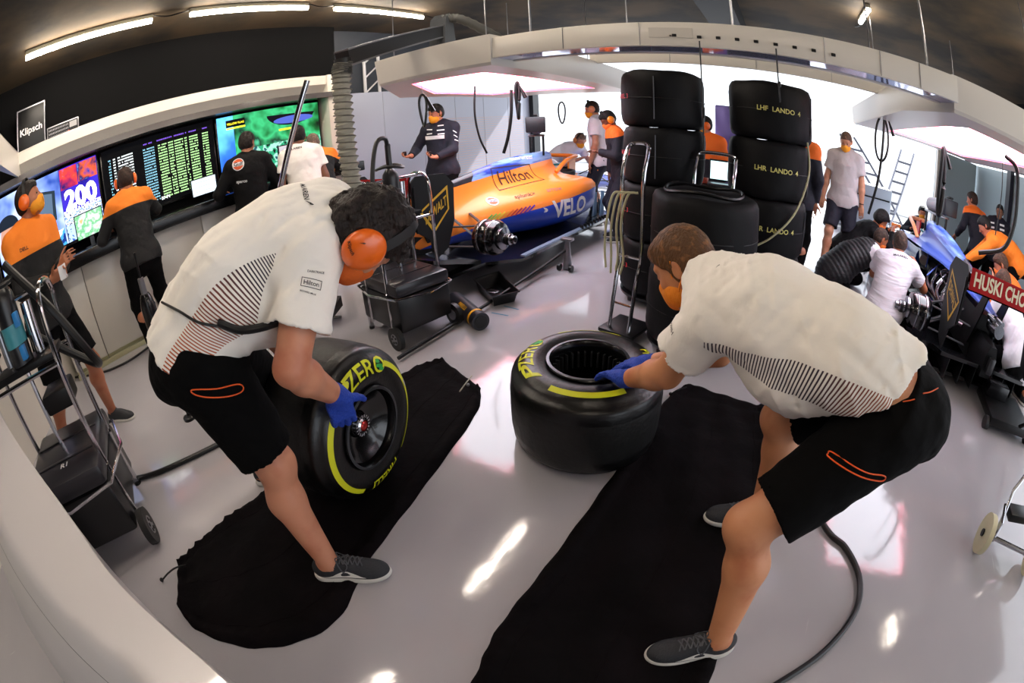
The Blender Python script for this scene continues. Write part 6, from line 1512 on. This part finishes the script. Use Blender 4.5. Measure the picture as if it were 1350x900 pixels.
def bdec(P, txt, p0, p1, m, name, **k):
    b = bvh_of(*[o for n, o in P.obs.items() if n in ('jacket', 'shirt', 'trousers', 'shorts')]); g = k.get('geo') or text_geo(txt, .02, k.get('shear', 0), .3); return decal_px(b, P.root, g, geo_w(g), p0, p1, name, m, k.get('off', .004))
LW = LWH
# man holding a scrap of paper, left edge
h1 = {'hdL': (A3(.5, .5, .35), A3(-.6, .5, -.2), A3(-.2, .1, 1), .6), 'hdR': (A3(.2, .8, .2), A3(.6, -.2, -.3), A3(-.3, .1, 1), .6)}
P1 = crew('man in orange and black jacket and shorts holding a scrap of paper', -3.42, -.40, 52, 1.93, bot='shorts', longs=True, topm=YK, yk=-.03, dfn='ee6a1c', hair=('1d1512', 'short'), skin_c='a8694a', eye=True,
          head=(-8, -38), hands={'L': (-.02, .30, 1.17), 'R': (.05, .26, 1.13)}, hnd=h1, feet={'L': (-.2, .1, -10), 'R': (.2, -.15, 10)}, over={'ankL': tuple(at(148, 540, .09)), 'ankR': (-3.42, -.72, .09)})
bdec(P1, 'DELL', (26, 331), (37, 326), INK, 'chest_lettering')
pp = P1.J['wriL']*.5+P1.J['wriR']*.5+P1.J['_f']*.09; o = MB().loft([[Vector(pp)+Vector((x*.3, y, z)) for x, y, z in ((0, -.03, -.05+k), (.02, .0, -.05+k), (-.02, .03, -.045+k))] for k in (0, .03, .06, .09)], closed=False, cap=False).build('paper_scrap', mat('paper', 'e6e6ea', .7)); tag(o, 'crumpled white paper scrap in the hands of the man at the left edge', 'paper')
# man watching the timing screen
P2 = crew('man with orange shoulders and ear defenders seen from behind at the timing screen', -4.50, .60, -92, 1.85, longs=True, topm=YK, yk=.02, dfn='ee6a1c', hair=('2c1d16', 'short'), skin_c='a8694a', lean=10, hands={'R': (.14, .30, 1.45), 'L': (-.24, .32, 1.23)}, head=(8, 12), feet={'L': (-.14, -.1, -5), 'R': (.14, -.05, 5)})
# black jacket with roundel
P3 = crew('man in black jacket with orange roundel on its back facing the monitors', -4.42, 1.92, -82, 1.84, longs=True, topm=JB_, hair=('1c1512', 'short'), msk=None, skin_c='b5775a', head=(14, 42), hands={'L': (-.26, .28, 1.22), 'R': (.24, .20, 1.05)})
bdec(P3, 'McLAREN', (303, 206), (324, 200), LW, 'back_lettering', shear=.2); bdec(P3, '', (323, 200), (330, 196), mat('speed_orange', 'ee6a1c', .5), 'back_emblem', geo=SPEEDMARK)
bdec(P3, '', (306, 218), (322, 215), LW, 'roundel', geo=disc_geo(.5)); bdec(P3, '', (307, 217.9), (321, 215.1), mat('roundel_orange', 'e05a20', .4), 'roundel_inner', geo=disc_geo(.5), off=.005); bdec(P3, '', (306.5, 218), (321.5, 215), LW, 'roundel_bar', geo=rect_geo(1, .34), off=.006)
bdec(P3, 'Gulf', (308, 217.7), (320, 215.3), INK, 'roundel_lettering', off=.0075); bdec(P3, 'sparco', (312, 240), (326, 238), LW, 'waist_lettering')
# white tee at the monitors
P4 = crew('dark-haired man in white short-sleeved shirt facing the green picture screen', -4.25, 2.50, -80, 1.80, topm=WTEE, hair=('14100f', 'short'), msk='e8971c', skin_c='7a4c34', lean=8, head=(16, 10), hands={'R': (.26, -.02, .90), 'L': (-.26, .1, .92)})
bdec(P4, 'McLAREN', (378, 199), (398, 194), INK, 'back_lettering', shear=.2)
# stooping man beyond the duct hose
P5 = crew('man with orange shoulders stooping at the monitors behind the duct hose', -4.52, 2.86, -62, 1.80, longs=True, topm=YK, yk=.0, hair=('6a5a50', 'buzz'), msk=None, skin_c='b5775a', lean=24, hunch=14, head=(28, -15), hands={'R': (.2, .42, 1.22), 'L': (-.2, .42, 1.22)})
# navy race top behind the orange car
h6 = {'hdL': (A3(-.3, -.7, .1), A3(.2, -.2, 1), A3(-.8, .2, 0), .7), 'hdR': (A3(-.3, -.9, .0), A3(.2, -.1, 1), A3(.8, .2, 0), .7)}
P6 = crew('man in navy long-sleeved team top and yellow mask holding two small devices', -4.0, 4.42, 160, 1.86, longs=True, topm=JN, hair=('14100f', 'short'), skin_c='b5775a', msk='f0a020', eye=True, head=(14, 32), hands={'R': (.30, .26, 1.14), 'L': (-.05, .30, 1.10)}, hnd=h6)
for (a, b) in (((563, 171), (570, 171)), ((577, 166), (585, 165)), ((576, 172), (586, 171)), ((563, 177), (570, 176)), ((577, 177), (586, 176)), ((561, 182), (586, 180)), ((597, 172), (602, 175)), ((598, 178), (603, 181)), ((599, 184), (604, 186))): bdec(P6, '', a, b, LW, 'sponsor_patch', geo=rect_geo(1, .17))
for S, n in (('R', 'right'), ('L', 'left')):
    w = P6.J['wri'+S]+_n(P6.hands['hd'+S][0])*.09; o = MB().box((float(w[0]), float(w[1]), float(w[2])+.035), (.03, .05, .07), bev=.006).build('handheld_device', DARK); tag(o, 'small dark device in the %s hand of the navy-topped man' % n, 'device')
# group at the cockpit of the orange car
P7 = crew('man in pale shirt and headset leaning over the far side of the orange cockpit', -3.45, 6.75, 105, 1.74, topm=WSH, dfn='c8783a', hair=('6a5548', 'short'), skin_c='c08a70', lean=54, hunch=16, crouch=.06, head=(30, 10), hands={'L': (-.15, .55, .95), 'R': (.15, .5, .95)})
P8 = crew('man in white shirt with yellow mask looking down at the orange car', -2.52, 6.05, -105, 1.86, topm=WSH, botm=JN, hair=('2c1d16', 'buzz'), msk='f0a020', skin_c='b07a60', dfn='d88a60', lean=6, head=(20, 0), hands={'R': (.22, .12, .88)})
bs8 = bvh_of(P8.obs['shirt'])
P9 = crew('man in dark jacket with orange hood and orange ear defenders bowing his head', -1.92, 5.28, -122, 1.70, longs=True, topm=YN, yk=.06, botm=JN, hair=('14100f', 'short'), dfn='f08a1c', skin_c='6e4430', msk='e8782c', lean=8, hunch=8, head=(38, -5), hands={'L': (-.12, .30, 1.20), 'R': (.24, .1, .86)})
# between and behind the stacks
P10 = crew('man in orange top with headset glimpsed between the two tyre stacks', -.85, 5.35, 195, 1.68, longs=True, topm=YN, yk=-.12, dfn='ee6a1c', hair=('14100f', 'short'), skin_c='b5775a', eye=True, head=(10, 50))
P11 = crew('person in orange and dark jacket mostly hidden behind the yellow-lettered tyre stack', .20, 4.74, 10, 1.80, longs=True, topm=YN, yk=.0, hair=('1c1512', 'mid'), skin_c='b5775a')
# polo-shirted man
P12 = crew('man in pale grey polo shirt and navy shorts walking in from the pit lane', .90, 5.80, 196, 1.80, bot='shorts', topm=POLO, botm=JN, hair=('5a4436', 'buzz'), msk='f0a020', skin_c='c08a6a', eye=True, head=(26, 2), hands={'R': (.27, .08, .84), 'L': (-.27, .02, .82)}, feet={'R': (.12, .32, 5), 'L': (-.12, -.1, -5)})
w = P12.J['wriL']-_n(P12.J['wriL']-P12.J['elbL'])*.03-P12.base; MB().tube([Vector(w)+Vector((.03*math.cos(a), .03*math.sin(a), 0)) for a in np.linspace(0, 2*PI, 16, endpoint=False)], .006, 6, closed=True).build('wristwatch', DARK, P12.root)
# men bent over the dark car
ft = {'L': (-.14, -.05, -5), 'R': (.14, -.25, 5)}
P13 = crew('shaven-headed man in black quilted vest crouching beside the dark car', .84, 4.95, 72, 1.78, topm=WSH, msk='e8782c', hair=('3a2c24', 'buzz'), skin_c='a8694a', lean=48, hunch=14, crouch=.70, head=(30, 0), hands={'L': (-.1, .75, .5), 'R': (.12, .7, .5)}, feet=ft)
J = P13.J; V = Blob(); 
V.add(pcone(J['pel']-_n(J['mid']-J['pel'])*.06, J['mid'], .215, .20, P13.hside, .92), .04); V.add(pcone(J['mid'], J['chest'], .198, .205, P13.side, .76), .05); V.add(pcone(J['chest'], J['chest']*.35+J['neck']*.65, .20, .13, P13.side, .7), .05)
V.add(pcone(J['hipL'], J['hipR'], .15, .15), .05)
V.warp(lambda Q: (np.abs(np.sin((Q@_n(J['chest']-J['pel']).astype(np.float32))*62))*-.010+.005)); P13.emit(V, 'quilted_vest', VEST)
P14 = crew('black-haired man in dark jacket crouching behind the man in the quilted vest', .98, 5.70, 80, 1.78, longs=True, topm=JB_, msk='e8782c', hair=('100d0c', 'mid'), skin_c='a8694a', lean=44, hunch=14, crouch=.60, head=(35, 12), hands={'L': (-.1, .7, .7), 'R': (.12, .65, .7)})
P15 = crew('man in white patterned shirt kneeling with his back turned beside the dark car', 1.22, 4.02, 22, 1.78, topm=mat('white_striped', 'dcd8e0', .85, bump=(12, .6, (.3, .3, 4))), msk=None, hair=('3a2c24', 'short'), skin_c='a8694a', lean=38, hunch=10, crouch=.69, head=(24, -18), hands={'L': (-.1, .62, .55), 'R': (.2, .6, .6)}, feet={'L': (-.16, -.1, -5), 'R': (.16, -.3, 5)})
bdec(P15, 'McLAREN', (1178, 336), (1197, 341), INK, 'back_lettering')
q = atd(1212, 290, 8.6)
P16 = crew('distant man whose dark-haired head shows beyond the nose of the dark car', q.x, q.y, 190, 1.72, longs=True, topm=JN, hair=('14100f', 'short'), skin_c='b5775a', crouch=.68, lean=20, head=(10, 0), hands={'L': (-.2, .3, .6), 'R': (.2, .3, .6)})
P17 = crew('man with orange shoulders standing beyond the dark car, back turned', 3.30, 6.2, -14, 1.74, longs=True, topm=YN, yk=.04, dfn=None, msk=None, hair=('2c1d16', 'short'), skin_c='b5775a', lean=26, hunch=6, head=(16, -30), crouch=.10, hands={'L': (-.3, .3, .9), 'R': (.25, .2, .8)})
P18 = crew('man in navy top with white patches standing against the pale wall at the right', 3.72, 6.35, 208, 1.55, longs=True, topm=JN, hair=('14100f', 'short'), skin_c='8a5a40', msk=None, eye=True, head=(4, 10), hands={'L': (.12, .2, 1.08), 'R': (-.08, .22, 1.12)})
for (a, b) in (((1306, 293), (1311, 294)), ((1305, 299), (1311, 300)), ((1305, 305), (1310, 306)), ((1318, 296), (1324, 298)), ((1318, 302), (1324, 304))): bdec(P18, '', a, b, LW, 'sponsor_patch', geo=rect_geo(1, .3))
P19 = crew('man in orange top doubled over the far side of the dark car', 3.35, 5.35, -68, 1.76, longs=True, topm=ORG, msk=None, hair=('14100f', 'short'), skin_c='b5775a', lean=62, hunch=20, head=(45, 0), hands={'L': (-.1, .75, .6), 'R': (.12, .7, .6)})
P20 = crew('brown-haired man in orange and dark jacket looking down at the right edge', 3.25, 4.40, -66, 1.74, longs=True, topm=YN, yk=-.1, hair=('3c2618', 'short'), skin_c='b5775a', msk='e8782c', lean=42, hunch=14, crouch=.48, head=(40, 0), hands={'L': (-.1, .55, .75), 'R': (.12, .5, .75)})
P21 = crew('man in white shirt kneeling low behind the rear wing at the right edge', 2.72, 3.62, -20, 1.74, topm=WSH, hair=('3c2618', 'short'), msk=None, skin_c='a8694a', lean=40, hunch=10, crouch=.60, head=(45, 0), hands={'L': (-.1, .55, .4), 'R': (.12, .5, .4)}, feet=ft)
# ------------------------------------------------------------------ things beyond the stacks and out in the light
dq = atd(950, 225, 4.9); e = empty('equipment_table', (-.62, 4.95, 0), 0, 'black equipment table glimpsed between the tyre stacks', 'table')
MB().box((0, 0, .88), (.5, .4, .04), bev=.005).build('table_top', DARK, e)
for x in (-.22, .22):
    for y in (-.17, .17): MB().box((x, y, .43), (.03, .03, .86)).build('leg', GRYM, e)
MB().box((0, 0, .45), (.44, .34, .02)).build('lower_shelf', DARK, e)
e = empty('laptop', (-.60, 4.93, .902), .1, 'open laptop with pale screen glimpsed between the tyre stacks', 'laptop')
MB().box((0, -.03, .012), (.32, .22, .02), bev=.003).build('keyboard_base', GRYM, e); MB().box((0, .09, .15), (.32, .012, .24), rot=Matrix.Rotation(-.15, 4, 'X'), bev=.003).build('lid', DARK, e)
MB().box((0, .082, .15), (.29, .003, .2), rot=Matrix.Rotation(-.15, 4, 'X')).build('screen', em('laptop_screen', 'b8dce0', 1.4), e)
for i, (x, z) in enumerate(((-.82, .902), (-.46, .902))): tag(MB().box((x, 4.88, z+.03), (.12, .1, .058), bev=.006).build('tool_box', mat('toolbox_%d' % i, ['8a3a2a', '5a6a78'][i], .4)), ['small reddish box beside the laptop between the stacks', 'small grey-blue box beside the laptop between the stacks'][i], 'box')
e = empty('equipment_cabinet', (-.66, 6.3, 0), 0, 'tall violet cabinet standing behind the man between the stacks', 'cabinet')
MB().box((0, 0, .93), (.42, .4, 1.86), bev=.02).build('body', mat('cabinet_violet', '6a62a8', .3, metal=.4), e); MB().box((0, -.205, 1.2), (.38, .01, .02)).build('seam', DARK, e); MB().box((.15, -.215, 1.0), (.02, .02, .2), bev=.004).build('handle', GRYM, e)
struct(MB().box2((3.3, 8.62, 0), (4.3, 8.7, 2.1)).build('wall_front_right', mat('pale_teal_wall', 'a8bcc4', .35)))
struct(MB().box2((3.28, 8.5, 0), (3.36, 8.6, 2.4)).build('trim_8', WHT2)); struct(MB().box2((4.25, 6.95, 0), (4.34, 7.1, 2.15)).build('trim_9', mat('post_black', '141226', .4)))
for i, (px, D, t) in enumerate(((1166, 11., .12), (1190, 12., -.28))):
    b0 = atd(px, 270, D); e = empty('stepladder', (b0.x, b0.y, 0), .2, ['pale upright ladder standing out in the bright pit lane', 'dark-runged ladder leaning out in the bright pit lane'][i], 'ladder', 'ladders in the pit lane')
    for x in (-.2, .2): MB().tube([(x, 0, .03), (x+t*6, .3, 2.0)], .03, 8).build('rail', mat('ladder_grey', '9a9aa6', .4) if i == 0 else mat('ladder_dark', '50505c', .4), e)
    for k in range(7): MB().tube([(-.2+t*6*(k+.7)/8, .3*(k+.7)/8, .25*(k+.8)), (.2+t*6*(k+.7)/8, .3*(k+.7)/8, .25*(k+.8))], .03, 6).build('rung', mat('ladder_dark', '50505c', .4), e)
e = empty('pit_lane_cabinet', (2.1, 10.4, 0), 0, 'pale grey equipment box out in the bright pit lane', 'equipment box')
MB().box((0, 0, .5), (1.3, .7, 1.0), bev=.03).build('body', mat('box_pale', 'b8bcc8', .5), e); MB().box((0, -.36, .75), (1.2, .02, .03)).build('rail', DARK, e)
# black jack frame behind the dark car
e = empty('rear_jack', (2.35, 2.86, 0), -.1, 'low black jack frame on the floor behind the dark car', 'jack')
MB().box((0, .1, .09), (.5, .5, .07), bev=.01).build('frame', DARK, e); MB().box((-.1, .25, .18), (.24, .16, .12), bev=.01).build('lifting_block', mat('blk_gloss', '0c0c10', .25), e)
MB().tube([(.1, -.1, .1), (.16, -.5, .5), (.2, -.7, .85)], .016, 8).build('handle', DARK, e)
for x in (-.26, .26): MB().cyl((x-.02, -.1, .05), (x+.02, -.1, .05), .05, n=18).build('wheel', mat('castor_rubber', '202024', .5), e)
